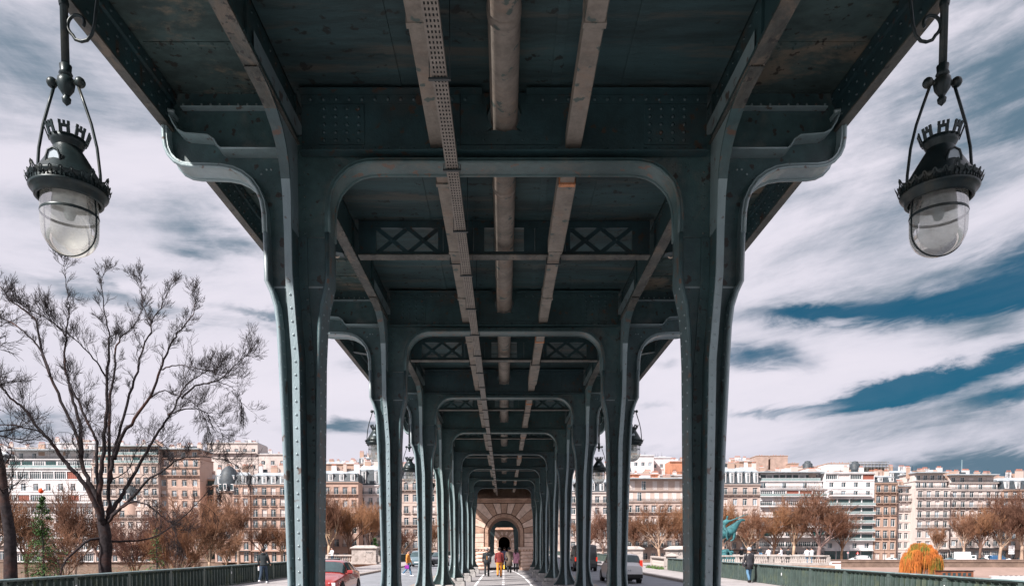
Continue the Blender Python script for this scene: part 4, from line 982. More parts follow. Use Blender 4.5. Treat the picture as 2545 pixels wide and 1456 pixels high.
pxb('apartment_building', 2175, 2231, 1199, 252, [(1.1, 2.3, 's', ''), (1.1, 2.3, 'd', ''), (1.15, 2.4, 'd', 'each'), (1.15, 2.4, 'd', ''), (1.15, 2.4, 'd', 'each'), (1.05, 2.2, 'd', 'full'), (1.0, 2.2, 'd', 'full')], 3, 'tan', 'narrow pinkish stone house with three windows per floor', shop=False, dormers=2, roof_h=3.0, seed=4, chim=2)
pxb('apartment_building', 2232, 2276, 1225, 253.5, [(1.2, 2.5, 'd', '')]+[(1, 1.9, 'm', b_) for b_ in ('', '', '', '', 'each', 'full')], 3, 'pale', 'pale side wing of the big cream corner block', roof='flat', seed=5, shop=False, chim=1, setbacks=((1.5, 2.3, 2, False),))
pxb('apartment_building', 2277, 2362, 1212, 250.5, [(1.3, 2.7, 'D', '')]+[(1, 2.0, 'm', b_) for b_ in ('', '', 'full', 'full', 'full', 'full')], 4, 'pale', 'big cream corner block with dark balconies above the orange willow', roof='flat', seed=6, setbacks=((1.2, 2.5, 5, False), (2.6, 2.5, 4, False)), chim=3)
pxb('apartment_building', 2363, 2489, 1216, 252, [(1.4, 2.9, 'D', '')]+[(1, 1.9, 'm', b_) for b_ in ('', '', 'full', 'each', 'full', 'full')], 6, 'pale', 'long cream block with roof terraces behind the parked lorries', roof='flat', seed=7, setbacks=((1.2, 2.4, 7, False), (2.6, 2.4, 5, False)), chim=3)
pxb('apartment_building', 2490, 2600, 1216, 254, haus, 5, 'tan', 'brown ornate block with dark mansard roof at the right edge', seed=8, dormers=4, roof_h=4.6)
# seen between the right columns
pxb('apartment_building', 1555, 1735, 1245, 246, [(1.15, 2.3, 'd', '')]+[(1, 2.1, 'm', b_) for b_ in ('full', '', 'each', 'full')], 9, 'cream', 'long cream block with upper white terraces between the two nearest right columns', roof='flat', seed=9, shop=False, setbacks=((1.2, 3.6, 8, False), (2.4, 3.8, 6, False)), chim=2)
pxb('apartment_building', 1415, 1554, 1222, 250, [(1.1, 2.3, 'd', '')]+[(1, 2.0, 'm', b_) for b_ in ('full', '', 'each', '', 'full')], 7, 'pale', 'white topped block between the second and third right columns', roof='mansard', seed=10, shop=False, dormers=6, roof_h=5)
pxb('apartment_building', 1270, 1414, 1240, 260, haus2, 6, 'cream', 'cream block partly seen between the far right columns', seed=11)
# left bank front row
pxb('apartment_building', 1090, 1262, 1235, 262, haus2, 7, 'cream', 'cream block partly seen between the far left columns', seed=12)
pxb('apartment_building', 955, 1085, 1190, 250, [(1.1, 2.3, 'd', '')]+[(1, 2.2, 'm', b_) for b_ in ('each', '', 'full', 'each', '', 'full')], 6, 'cream', 'tall cream block behind the man in the orange jacket', seed=13, dormers=5, roof_h=4.4, shop=False)
pxb('apartment_building', 780, 890, 1197, 248, [(1.1, 2.3, 'd', '')]+[(1, 2.2, 'm', b_) for b_ in ('each', '', 'full', '', 'full')], 5, 'pink', 'pinkish block with three white dormers right of the nearest left column', seed=14, dormers=4, roof_h=4.3, shop=False)
pxb('apartment_building', 888, 952, 1205, 256, haus, 3, 'white', 'white gable ended block beside the second left column', seed=15, dormers=2, roof_h=7.8)
pxb('apartment_building', 531, 620, 1204, 232, [(1.1, 2.8, 'd', '')]+[(1, 2.2, 'm', b_) for b_ in ('', 'each', 'each', 'full', '', 'each')], 4, 'pink', 'ornate pink block under the dark dome', seed=16, dormers=3, roof_h=4.5)
pxb('apartment_building', 622, 735, 1204, 232.5, [(1.1, 2.8, 'd', '')]+[(1, 2.2, 'm', b_) for b_ in ('', 'each', 'each', 'full', 'each', 'full')], 5, 'pink', 'ornate pink block with round pediment left of the nearest left column', seed=17, dormers=5, roof_h=4.4)
pxb('apartment_building', 393, 496, 1160, 238, [(1, 2, 'd', '')]+[(1, 1.8, 'm', b_) for b_ in ('', '', 'each', '', '', 'each', '', 'full')], 4, 'pink', 'tall pink block with a planted roof terrace behind the large bare tree', roof='flat', seed=18, setbacks=((1.3, 3.0, 4, False), (3, 2.6, 3, False)), chim=2)
pxb('apartment_building', 492, 535, 1190, 244, [(1, 1.9, 'G', 'white')]*9, 2, 'tan', 'shadowed block with stacked balconies between two pink blocks', roof='flat', seed=19, shop=False, chim=1)
pxb('apartment_building', 228, 392, 1150, 236, [(1, 2, 'd', '')]+[(1, 2.0, 'm', b_) for b_ in ('', 'each', '', 'full', '', 'each', 'full', '')], 8, 'cream', 'wide cream block behind the trunk of the large bare tree', roof='flat', seed=20, setbacks=((1.3, 2.6, 7, True), (2.8, 2.6, 6, True)), chim=2)
pxb('apartment_building', 10, 226, 1162, 236, [(1, 2.2, 'D', ''), (1, 2.2, 'S', ''), (1, 2.2, 'D', 'white'), (1, 2.2, 'S', ''), (1, 2.2, 'D', ''), (1, 2.2, 'S', 'white'), (1, 2.0, 'd', ''), (1, 2.1, 'S', '')], 7, 'white', 'wide white modern block with brown shuttered terraces at the left', roof='flat', seed=21, setbacks=((1.5, 2.9, 7, True), (3.3, 2.6, 6, False)), chim=2)
pxb('apartment_building', -130, 8, 1150, 238, haus, 6, 'cream', 'cream block at the left edge beyond the leaning trunk', seed=22, dormers=5)
# hill behind
def back(xl, xr, yt, Y, mk, label, rows=4, bays=4, roof='flat', seed=30, **k):
    return pxb('hillside_building', xl, xr, yt, Y, [(1, 1.5, 'm', '' if i % 2 else 'white') for i in range(rows)], bays, mk, label, zb=12, shop=False, roof=roof, seed=seed, quoin=False, **k)
back(514, 640, 1100, 300, 'pale', 'stepped pale block on the hill above the dome', 5, 6, seed=31, setbacks=(), chim=1)
back(642, 760, 1128, 300, 'pale', 'lower terraced part of the pale block on the hill', 4, 5, seed=32)
back(-40, 110, 1112, 300, 'pale', 'pale roofs on the hill at the far left', 4, 6, seed=33); back(118, 235, 1100, 310, 'white', 'white penthouse block on the hill behind the large tree', 4, 5, seed=34)
back(238, 395, 1107, 305, 'pale', 'long pale hillside block right of the large tree stems', 4, 7, seed=35)
back(800, 890, 1152, 310, 'tan', 'rooftops with brown chimneys above the three dormers', 3, 3, roof='gable', seed=36, chim=4)
back(890, 960, 1152, 305, 'cream', 'cream house with two chimneys beside the second left column', 4, 4, roof='mansard', seed=37, roof_h=3.5)
back(1572, 1625, 1131, 330, 'white', 'white tower block on the hill right of the far lamp', 4, 3, seed=38, chim=0); back(1620, 1668, 1136, 335, 'white', 'small white block with roof garden on the hill', 4, 3, seed=39, chim=0)
back(1665, 1735, 1146, 325, 'brick', 'brown brick house on the hill beside the nearest right column', 3, 3, seed=40, chim=1); back(1560, 1640, 1178, 300, 'brick', 'orange roofed house below the white tower', 2, 3, seed=41); back(1640, 1740, 1180, 296, 'pale', 'blank pale gable wall on the hill', 2, 2, seed=42)
back(1478, 1570, 1172, 310, 'pale', 'pale house with slate roof between far right columns', 3, 4, roof='mansard', seed=43, roof_h=3)
back(1780, 1830, 1150, 320, 'cream', 'small cream house on the hill right of the nearest column', 3, 2, seed=44, chim=3); back(1832, 1878, 1146, 318, 'tan', 'tan house with tall chimneys on the hill', 3, 2, seed=45, chim=3)
def blank(xl, xr, yt, Y, m, label, zb=15):
    X0, z = at(xl, yt, Y); X1, _ = at(xr, yt, Y); e = empty('party_wall_house', ((X0+X1)/2, Y, zb)); tag(e, label, 'building', 'blank walled houses on the hill'); w = (X1-X0)/2
    b = MB(); b.box(-w, w, 0, 9, 0, z-zb, m); b.build('wall', e); b = MB(); b.box(-w-.15, w+.15, -.15, 9.1, z-zb, z-zb+.3, WM['tan'])
    for k in range(int(w*2/1.1)): b.lathe([(.14, z-zb+.3), (.11, z-zb+.8)], TERRA, 6, (-w+.6+k*1.1, 1, 0)) if k % 3 else None
    b.build('roof_edge', e)
blank(1880, 1910, 1133, 325, BRICK, 'left one of two blank pinkish walls on the skyline'); blank(1915, 1958, 1133, 326, BRICK, 'right, wider one of two blank pinkish walls on the skyline')
blank(1962, 1985, 1152, 322, WM['tan'], 'small tan rooftop house right of the blank walls'); blank(1900, 1960, 1170, 285, WM['white'], 'white rooftop volume below the blank walls'); blank(2000, 2042, 1165, 288, WM['white'], 'white slanted rooftop volume on the wide modern block')
blank(2058, 2110, 1152, 282, WM['white'], 'white rooftop box left of the scaffolding'); blank(1985, 2060, 1160, 300, WM['pale'], 'low pale roofline between water tanks')
blank(2276, 2312, 1170, 330, WM['tan'], 'brown party wall gable in front of the blue cloud bank')
back(2205, 2282, 1190, 320, 'white', 'white house with zinc mansard left of the brown gable', 2, 5, roof='mansard', seed=50, roof_h=4.2); back(2195, 2240, 1206, 290, 'pale', 'small pale house above the narrow stone house', 2, 3, seed=51)
back(2378, 2425, 1190, 300, 'tan', 'brown low roofed house behind the long cream block', 2, 3, roof='gable', seed=52); back(2430, 2560, 1204, 310, 'tan', 'distant brown roofs near the right edge', 2, 6, roof='gable', seed=53, chim=4)
# hill slope under the back rows
b = MB(); b.add([(-900, 266, -3), (900, 266, -3), (900, 300, 14), (-900, 300, 14), (900, 600, 20), (-900, 600, 20)], [(0, 1, 2, 3), (3, 2, 4, 5)], EARTH); tag(b.build('hill'), kind='structure')
# round pediment and dome
def dome_tower(x, ytop, Y, label):
    X, z = at(x, ytop, Y); e = empty('domed_turret', (X, Y+2.5, 0)); tag(e, label, 'dome')
    b = MB(); b.lathe([(3.4, z-9.2), (3.55, z-8.9), (3.4, z-8.8)], WM['pink'], 20); b.lathe([(3.1, z-14), (3.1, z-9)], WM['pink'], 20); b.build('drum', e)
    b = MB(); b.lathe([(3.35, z-8.8), (3.45, z-7.2), (3.35, z-5.2), (2.9, z-3.2), (2.1, z-1.6), (1.0, z-.6), (.3, z-.3), (.08, z), (.02, z+1.8)], SLATE, 20); b.build('dome_roof', e)
    for k in (-1, 0, 1): b = MB(); b.box(k*1.9-.5, k*1.9+.5, -3.9+abs(k)*.9, -2.2, z-8.6, z-6.4, FRAMEW); b.box(k*1.9-.35, k*1.9+.35, -3.93+abs(k)*.9, -3.88+abs(k)*.9, z-8.3, z-6.6, GLASSD); b.build('dormer', e)
dome_tower(562, 1153, 232, 'dark slate dome over the ornate pink block'); dome_tower(322, 1178, 236, 'smaller dark dome behind the large bare tree')
for x, y, Y, lb in ((2007, 1146, 300, 'dark round water tank left on the skyline'), (2125, 1147, 300, 'dark round water tank beside the scaffolding')):
    X, z = at(x, y, Y); b = MB(); b.lathe([(1.9, z-5), (2.0, z-1.2), (1.7, z-.9), (1.2, z-.5), (1.2, z), (.01, z+.3)], SLATE, 14, (X, Y, 0)); tag(b.build('water_tank'), lb, 'water tank')
X0, z = at(2108, 1152, 305); X1, _ = at(2203, 1152, 305); e = empty('scaffolding', (X0, 303, 15)); tag(e, 'grey scaffolding wrapped round a rooftop on the skyline', 'scaffolding'); w = X1-X0; h = z-15
b = MB()
for i in range(12):
    for yy in (0, 2): x = w*i/11; b.tube([(x, yy, 0), (x, yy, h+1)], .07, 4, SCAFF)
for k in range(7):
    zz = h-7+k*1.25
    for yy in (0, 2): b.tube([(0, yy, zz), (w, yy, zz)], .07, 4, SCAFF)
for i in range(0, 11, 2): b.tube([(w*i/11, 0, h-7), (w*(i+1)/11, 0, h)], .05, 4, SCAFF)
b.build('tube_frame', e); b = MB(); b.box(.5, w-.8, 2.2, 9, 0, h-1.4, WM['tan'])
for k in range(6): b.box(0, w, .1, 1.9, h-6.6+k*1.25, h-6.52+k*1.25, SCAFF)
b.build('wrapped_storey', e)
X, z = at(2391, 1142, 300); b = MB(); b.tube([(X, 300, 16), (X, 300, z)], [.35, .22], 6, TEALP); tag(b.build('mast'), 'thin tall mast standing on the skyline at the right', 'mast')

# ---------------------------------------------------------------- trees
def grow(B, T, p, d, L, r, lvl, R, P_, twr):
    """recursive bare branching; B limbs, T twigs"""
    n = 4 if lvl > 1 else 3; pts = [p.copy()]; rad = [r]; q = p.copy(); dd = d.copy()
    for i in range(n):
        dd = (dd+Vector((R.gauss(0, 1), R.gauss(0, 1), R.gauss(0, 1)))*P_['wob']+Vector((0, 0, 1))*P_['up']).normalized()
        q = q+dd*(L/n); pts.append(q.copy()); rad.append(max(twr, r*(1-.5*(i+1)/n)))
    (B if lvl >= P_['limb'] else T).tube(pts, rad, 5 if r > .08 else 3, P_['bm'] if lvl >= P_['limb'] else P_['tm'], cap=False)
    if lvl == 0: return
    k = P_['kids'][lvl-1]
    for i in range(k):
        t = .35+.65*(i+.7*R.random())/k; j = min(n-1, int(t*n)); base = pts[j].lerp(pts[j+1], t*n-j) if t < 1 else pts[-1]
        ax = dd.cross(Vector((R.gauss(0, 1), R.gauss(0, 1), R.gauss(0, 1)))).normalized(); an = R.uniform(*P_['ang'])
        nd = (Matrix.Rotation(an, 3, ax) @ dd).normalized()
        grow(B, T, base, nd, L*R.uniform(*P_['len']), max(twr, r*.55), lvl-1, R, P_, twr)
    grow(B, T, pts[-1], dd, L*.72, max(twr, rad[-1]), lvl-1, R, P_, twr)
def bare_proto(seed, h, bm, tm, spread=.55, twr=.035, up=.12, forks=6, kids_=(4, 5, 4, 3)):
    R = random.Random(seed); B = MB(); T = MB()
    P_ = dict(wob=.16, up=up, kids=kids_, ang=(.35, .8), len=(.5, .72), limb=3, bm=bm, tm=tm)
    th = h*.24; r0 = h*.022
    tp = [Vector((0, 0, -.6)), Vector((0, 0, .3)), Vector((R.uniform(-.2, .2), 0, th*.55)), Vector((R.uniform(-.3, .3), R.uniform(-.3, .3), th))]
    B.tube(tp, [r0*1.4, r0, r0*.85, r0*.8], 8, bm)
    for i in range(forks):
        a = 2*pi*i/forks+R.uniform(-.4, .4); t = R.uniform(.15, spread*1.6); d = Vector((cos(a)*t, sin(a)*t, 1)).normalized()
        grow(B, T, tp[-1]-Vector((0, 0, R.uniform(0, th*.2))), d, h*R.uniform(.26, .34), r0*.5, 4, R, P_, twr)
    return B.mesh('trunk'), T.mesh('crown')
PRO = {'plane': bare_proto(3, 17, BARKP, TWIGB, .6, .021), 'brown': bare_proto(5, 17, BARKB, TWIGB, .45, .021), 'dark': bare_proto(9, 16, BARKP, TWIGR, .6, .023), 'tall': bare_proto(12, 18, BARKP, TWIGB, .3, .020, .2), 'wide': bare_proto(21, 15, BARKB, TWIGR, .85, .021, .05)}
def tree(kind, px, ytop, Y, zb, label, group='bare plane trees along the far quay', hh=17., wx=1.0):
    X, zt = at(px, ytop, Y); s = (zt-zb)/hh
    e = empty('bare_tree', (X, Y, zb), rnd.random()*6.28); e.scale = (s*wx, s*wx, s); tag(e, label, 'tree', group)
    a, c = PRO[kind]; link('trunk', a, e); link('crown', c, e)
TR = [ # right bank
 ('plane', 1735, 1225, 243, 'bare tree half hidden behind the nearest right column'), ('tall', 1800, 1232, 243, 'slender bare tree just right of the nearest right column'), ('plane', 1862, 1248, 242, 'open pale barked tree between the statue and the white block'),
 ('brown', 1925, 1232, 243, 'bare tree before the left half of the wide white block'), ('tall', 1975, 1226, 242, 'slim bare tree before the middle of the wide white block'), ('dark', 2038, 1216, 238, 'largest full brown plane tree on the right'),
 ('brown', 2095, 1245, 243, 'bare tree against the green glazed block'), ('tall', 2330, 1300, 243, 'thin young tree right above the orange willow'), ('tall', 2398, 1262, 242, 'pale trunked tree behind the white lorry'),
 ('brown', 2440, 1238, 241, 'brown tree right of the white lorry'), ('dark', 2490, 1232, 240, 'dense brown tree near the right edge'), ('dark', 2545, 1222, 238, 'dense russet tree cut by the right edge'),
 ('plane', 1500, 1250, 236, 'bare tree seen between the second and third right columns'), ('brown', 1580, 1258, 240, 'bare tree right of the second right column'), ('dark', 1640, 1252, 236, 'bushy bare tree above the silver car'), ('plane', 1695, 1250, 240, 'bare tree above the graffiti pedestal'), ('brown', 1460, 1262, 240, 'bare tree behind the black vehicle'),
 # left bank
 ('tall', 815, 1215, 232, 'bare tree just right of the nearest left column'), ('brown', 868, 1212, 236, 'bare tree behind the left stone pedestal'), ('plane', 915, 1238, 240, 'pale bare tree beside the second left column'), ('brown', 1000, 1290, 240, 'bare tree behind the man in the orange jacket'),
 ('tall', 1075, 1280, 240, 'bare tree between the third and fourth left columns'), ('tall', 590, 1222, 215, 'thin bare tree before the ornate pink blocks'), ('brown', 650, 1280, 220, 'bare tree left of the walking man in black'), ('plane', 700, 1290, 222, 'small dark bare tree at the foot of the nearest left column')]
for i, (k, px, yt, Y, lb) in enumerate(TR):
    n_ = 'tall' if k == 'plane' and i % 2 else k
    tree(n_, px, yt, Y, -3.2, lb, hh=18.2 if k != 'dark' else 16.5, wx=1.1 if k != 'dark' else (1.45 if px == 2038 else 1.2))
THK = [('wide', 480, 1205, 150, 'broad russet thicket tree right of the large bare tree'), ('wide', 400, 1240, 130, 'low spreading russet tree beside the large trunk'), ('dark', 520, 1255, 160, 'russet tree in front of the pink blocks'), ('wide', 330, 1262, 110, 'brown thicket tree left of the low curving branches'),
 ('dark', 180, 1228, 140, 'russet tree between the spruce and the large trunk'), ('wide', 60, 1215, 150, 'russet tree behind the green spruce'), ('dark', -20, 1205, 145, 'russet tree at the far left edge'), ('dark', 440, 1300, 90, 'small tangled bush tree near the parapet'), ('wide', 150, 1300, 100, 'low tangled tree beside the spruce'), ('wide', 560, 1310, 190, 'low dark tree before the arched doorway'),
 ('wide', 250, 1245, 160, 'russet tree right behind the large trunk')]
for k, px, yt, Y, lb in THK: tree(k, px, yt, Y, -5.6, lb, 'russet trees on the island bank', 15.5)
R = random.Random(77); b = MB()
for k in range(520):
    x = R.uniform(-62, -14.5); y = R.uniform(34, 128); h = R.uniform(3.0, 6.2) if R.random() < .5 else R.uniform(1.5, 3.5); gx, gy = R.uniform(-.9, .9), R.uniform(-.6, .6); grn = R.random() < .16
    for j in range(16):
        p0 = Vector((x+R.gauss(0, .3), y+R.gauss(0, .3), -5.6)); pts = [p0]; d = Vector((gx+R.gauss(0, .5), gy+R.gauss(0, .5), 1.4)).normalized()
        for q_ in range(4): d = (d+Vector((R.gauss(0, .35), R.gauss(0, .3), -.12*q_))).normalized(); pts.append(pts[-1]+d*h/4)
        b.tube(pts, [.03, .024, .018, .013, .006], 3, TWIGB if R.random() < .6 else TWIGR, cap=False)
        for q_ in range(3):
            s0 = pts[2+q_ % 3]; dd = Vector((R.gauss(0, 1), R.gauss(0, 1), R.gauss(.3, .6))).normalized(); b.tube([s0, s0+dd*.5, s0+dd*.9+Vector((0, 0, -.15))], [.012, .009, .005], 3, TWIGB, cap=False)
        if grn:
            for q_ in range(14): c = pts[R.randint(2, 4)]+Vector((R.gauss(0, .4), R.gauss(0, .4), R.gauss(0, .35))); b.add([c, c+Vector((.12, 0, .05)), c+Vector((.03, .1, .12))], [(0, 1, 2)], LEAFG)
tag(b.build('undergrowth'), 'tangled russet undergrowth behind the left parapet', 'undergrowth', kind='stuff')
# the big bare tree, limbs laid out as they stand
def big_tree():
    Yt = 50.0; R = random.Random(4); X, _ = at(262, 1400, Yt)
    e = empty('large_bare_tree', (X, Yt, -5.6)); tag(e, 'large dark bare tree with many forking stems left of the nearest column', 'tree')
    B = MB(); T = MB()
    limbs = [([(262, 1560), (262, 1400), (261, 1330), (256, 1290)], .50, .42, 0, 0),
     ([(258, 1300), (250, 1285), (233, 1245), (209, 1202), (174, 1161), (146, 1126), (125, 1096), (95, 1066), (60, 1016), (34, 996), (0, 960), (-40, 930)], .24, .05, -1, -3),
     ([(125, 1096), (100, 1074), (45, 1058), (0, 1055), (-40, 1050)], .07, .03, -2, -3),
     ([(250, 1285), (236, 1229), (217, 1186), (201, 1137), (195, 1090), (162, 1018), (125, 934), (103, 871), (90, 800), (62, 772), (31, 750), (6, 719), (-20, 690)], .22, .03, 0, 3),
     ([(125, 934), (103, 871), (67, 831), (37, 806), (0, 786), (-40, 760)], .09, .03, 1, 4),
     ([(201, 1137), (199, 1061), (187, 1012), (171, 955), (160, 893), (165, 831), (170, 784), (167, 731), (159, 663)], .17, .02, 1, 2),
     ([(168, 840), (137, 806), (100, 781), (70, 768), (40, 745)], .07, .02, 1, -1),
     ([(250, 1280), (244, 1250), (240, 1150), (240, 1098), (218, 1049), (193, 996), (178, 965), (172, 950)], .15, .07, -1, 1),
     ([(256, 1295), (247, 1240), (250, 1180), (258, 1102), (266, 1018), (266, 937), (271, 862), (271, 825), (257, 762), (254, 691)], .24, .02, 0, -2),
     ([(264, 937), (240, 900), (206, 862), (168, 828), (130, 800)], .08, .02, -1, -3),
     ([(266, 1295), (271, 1272), (271, 1197), (271, 1088), (274, 1002), (284, 924), (290, 859), (312, 828), (337, 803), (352, 770)], .20, .02, 1, 3),
     ([(271, 1200), (280, 1140), (288, 1102), (296, 1080), (324, 980), (342, 924), (349, 881), (374, 825), (377, 800), (398, 765), (420, 722)], .17, .02, 0, 1),
     ([(377, 800), (360, 770), (352, 735), (350, 700)], .05, .015, 1, 2),
     ([(284, 1140), (300, 1090), (333, 1040), (374, 980), (399, 918), (414, 875), (436, 837), (455, 812), (480, 781), (485, 750)], .16, .02, -1, -4),
     ([(399, 918), (430, 910), (460, 908), (500, 918), (530, 925)], .06, .015, -2, -4),
     ([(268, 1288), (290, 1250), (307, 1224), (331, 1183), (364, 1123), (388, 1080), (414, 1043), (430, 1018), (452, 971), (480, 943), (511, 924), (535, 918)], .20, .02, 1, 3),
     ([(452, 990), (486, 959), (526, 951), (558, 934), (582, 909), (610, 885), (623, 868)], .09, .015, 3, 5),
     ([(540, 948), (570, 958), (590, 975), (600, 1000)], .04, .012, 4, 5),
     ([(418, 1030), (450, 1018), (480, 1015), (511, 1024), (536, 1049), (552, 1080)], .07, .015, 2, 3),
     ([(371, 990), (402, 971), (427, 977), (467, 993), (492, 1012), (510, 1040)], .06, .015, 0, 1),
     ([(268, 1290), (285, 1275), (307, 1256), (340, 1222), (366, 1194), (401, 1172), (447, 1140), (496, 1134), (556, 1142), (590, 1160)], .16, .02, 0, -2),
     ([(268, 1297), (300, 1262), (335, 1246), (365, 1254), (400, 1280), (430, 1310)], .12, .02, -1, -4),
     ([(264, 1345), (300, 1345), (370, 1338), (430, 1305), (480, 1260), (520, 1215)], .11, .02, 0, 4),
     ([(262, 1340), (225, 1340), (190, 1365), (160, 1400), (150, 1430)], .12, .06, 0, -3),
     ([(280, 1190), (315, 1170), (340, 1120), (372, 1096), (400, 1100)], .05, .015, 1, 2), ([(200, 1130), (180, 1090), (205, 1050), (225, 1046)], .04, .015, 0, -1)]
    P_ = dict(wob=.20, up=.14, kids=(3, 4, 3), ang=(.3, .85), len=(.5, .8), limb=9, bm=BARK, tm=TWIGD)
    Pd = dict(P_); Pd['up'] = -.22
    for pts, r0, r1, d0, d1 in limbs:
        W_ = []; n = len(pts)
        for i, (x, y) in enumerate(pts):
            Yp = Yt+d0*.2+(d1-d0*.2)*i/(n-1); xx, zz = at(x, y, Yp); W_.append(Vector((xx-X, Yp-Yt, zz+5.6)))
        # smooth subdivision of the polyline
        S = []
        for i in range(n-1):
            p0, p1, p2, p3 = W_[max(0, i-1)], W_[i], W_[i+1], W_[min(n-1, i+2)]
            for k in range(4):
                t = k/4; S.append(.5*((2*p1)+(-p0+p2)*t+(2*p0-5*p1+4*p2-p3)*t*t+(-p0+3*p1-3*p2+p3)*t**3))
        S.append(W_[-1]); m = len(S)
        S = [p+Vector((R.gauss(0, .025), R.gauss(0, .05), R.gauss(0, .025))) if 0 < i < m-1 else p for i, p in enumerate(S)]
        B.tube(S, [(r0+(r1-r0)*(i/(m-1))**.7)*.92 for i in range(m)], 8, BARK)
        if r0 > .4: continue
        tl = .45 if pts[-1][1] < 800 else .66
        for i in range(2, m):
            fr = i/(m-1); dd = (S[i]-S[i-1]).normalized(); drop = pts[-1][1] > 960
            kk = (1 if R.random() < .85 else 2) if fr > .5 else (1 if fr > .22 and R.random() < .5 else 0)
            for _ in range(kk):
                ax = dd.cross(Vector((R.gauss(0, 1), R.gauss(0, 1), R.gauss(0, 1)))).normalized()
                nd = (Matrix.Rotation(R.uniform(.35, 1.0), 3, ax) @ dd).normalized()
                grow(B, T, S[i], nd, tl*R.uniform(.8, 2.1)*(1.15-.35*fr), .022, 2 if R.random() < .55 else 3, R, Pd if drop and R.random() < .4 else P_, .0072)
        for _ in range(2): grow(B, T, S[-1], dd, 1.5*tl, .022, 3, R, Pd if pts[-1][1] > 960 else P_, .0085)
    B.build('trunk', e); T.build('crown', e)
big_tree()
def lean_trunk():
    Y = 35; X, _ = at(25, 1430, Y); R = random.Random(2); e = empty('leaning_tree', (X, Y, -5.6)); tag(e, 'dark leaning trunk cut off by the left edge of the view', 'tree'); B = MB(); T = MB()
    pts = [(34, 1700), (28, 1430), (24, 1330), (10, 1240), (0, 1160), (-14, 1080), (-40, 980), (-70, 860)]; W_ = []
    for x, y in pts: xx, zz = at(x, y, Y); W_.append(Vector((xx-X, 0, zz+5.6)))
    B.tube([w_+Vector((R.gauss(0, .05), 0, 0)) for w_ in W_], [.36, .31, .27, .23, .21, .19, .17, .12], 10, BARK); P_ = dict(wob=.2, up=.06, kids=(4, 4, 3), ang=(.4, .9), len=(.5, .8), limb=3, bm=BARK, tm=TWIGD)
    for i in range(3, 8):
        for _ in range(1 + i % 2): grow(B, T, W_[i], Vector((R.uniform(-.2, 1), R.uniform(-1, 1), R.uniform(.1, .9))).normalized(), R.uniform(1.0, 1.7), .05, 3, R, P_, .008)
    B.build('trunk', e); T.build('crown', e)
lean_trunk()
def spruce(px, yt, Y, zb, label, w, seed=1, sparse=1.0):
    X, zt = at(px, yt, Y); H = zt-zb; R = random.Random(seed); e = empty('spruce_tree', (X, Y, zb)); tag(e, label, 'tree'); B = MB(); T = MB()
    B.tube([(0, 0, -.5), (0, 0, H)], [.16, .02], 7, BARK); z = H*.12
    while z < H-.1:
        rr = (w*(1-z/H)**.8+.12)*R.uniform(.5, 1.25)
        for k in range(5):
            a = R.random()*2*pi; L = rr*R.uniform(.6, 1.15); dr = -.18*L
            B.tube([(0, 0, z), (cos(a)*L*.6, sin(a)*L*.6, z+.05), (cos(a)*L, sin(a)*L, z+dr)], [.02, .012, .005], 3, BARK, cap=False)
            for j in range(int(60*sparse)):
                t = R.uniform(.25, 1.05); c = Vector((cos(a)*L*t+R.gauss(0, .1), sin(a)*L*t+R.gauss(0, .1), z+dr*t*t+R.gauss(0, .07)))
                d = Vector((R.gauss(0, 1), R.gauss(0, 1), R.gauss(0, .6))).normalized(); s = d.cross(Vector((0, 0, 1))).normalized()*.045; l = R.uniform(.12, .28)
                T.add([c-s, c+s, c+d*l], [(0, 1, 2)], LEAFG)
        z += R.uniform(.2, .34)
    B.build('trunk', e); T.build('crown', e)
spruce(103, 1228, 60, -5.6, 'thin green spruce standing behind the left parapet', 2.6, 1, .6)
spruce(388, 1310, 75, -5.6, 'small green spruce in the thicket right of the large trunk', 1.9, 2, .18)
spruce(932, 1335, 110, -6, 'dark evergreen bush beside the left stone pedestal', 1.5, 3, 1.3)
X, z = at(102, 1219, 60); b = MB(); b.ball((X, 60, z), .2, cloth('orange_red_rubber', (.85, .08, .02)), 14, (1, 1, 1.15)); b.ball((X+.22, 60.05, z+.1), .12, WHITEP, 12); b.tube([(X, 60, z-.2), (X+.05, 60, z-.9)], .006, 4, WHITEP); tag(b.build('balloon'), 'orange red balloon caught on top of the spruce', 'balloon')
def willow(px, yt, Y, zb, label):
    X, zt = at(px, yt, Y); H = zt-zb; R = random.Random(8); e = empty('willow_tree', (X, Y, zb)); tag(e, label, 'tree'); B = MB(); T = MB()
    B.tube([(0, 0, -.4), (.1, 0, H*.35)], [.4, .3], 8, BARKB)
    clumps = [(R.random()*2*pi, sqrt(R.random()), R.uniform(.5, 1.15), R.uniform(-.5, .6)) for _ in range(72)]
    for ca, ct, cs, ch in clumps:
        rx = 4.9*ct; ctop = Vector((cos(ca)*rx, sin(ca)*rx*.8, H*(.95-.52*ct*ct)+ch))
        B.tube([(.1, 0, H*.33), (ctop.x*.5, ctop.y*.5, H*.72), tuple(ctop)], [.14, .08, .03], 5, BARKB, cap=False)
        grn = R.random() < (.75 if ct < .55 else .22) and ch < .3
        for k in range(70):
            a = R.random()*2*pi; t = sqrt(R.random())*1.25*cs; q = ctop+Vector((cos(a)*t, sin(a)*t, .55*cs*(1-(t/1.3)**2)+R.gauss(0, .1)))
            ln = min(q.z-.15, R.uniform(2.2, 6.5)*cs); pts = [q]
            for s_ in range(3): pts.append(pts[-1]+Vector((cos(a)*.14+R.gauss(0, .07), sin(a)*.14+R.gauss(0, .07), -ln/3)))
            T.tube(pts, [.03, .045, .04, .01], 3, WILG if grn and R.random() < .8 else WILO, cap=False)
    B.build('trunk', e); T.build('crown', e)
willow(2291, 1347, 205, -6.9, 'rounded orange and olive willow on the lower quay')

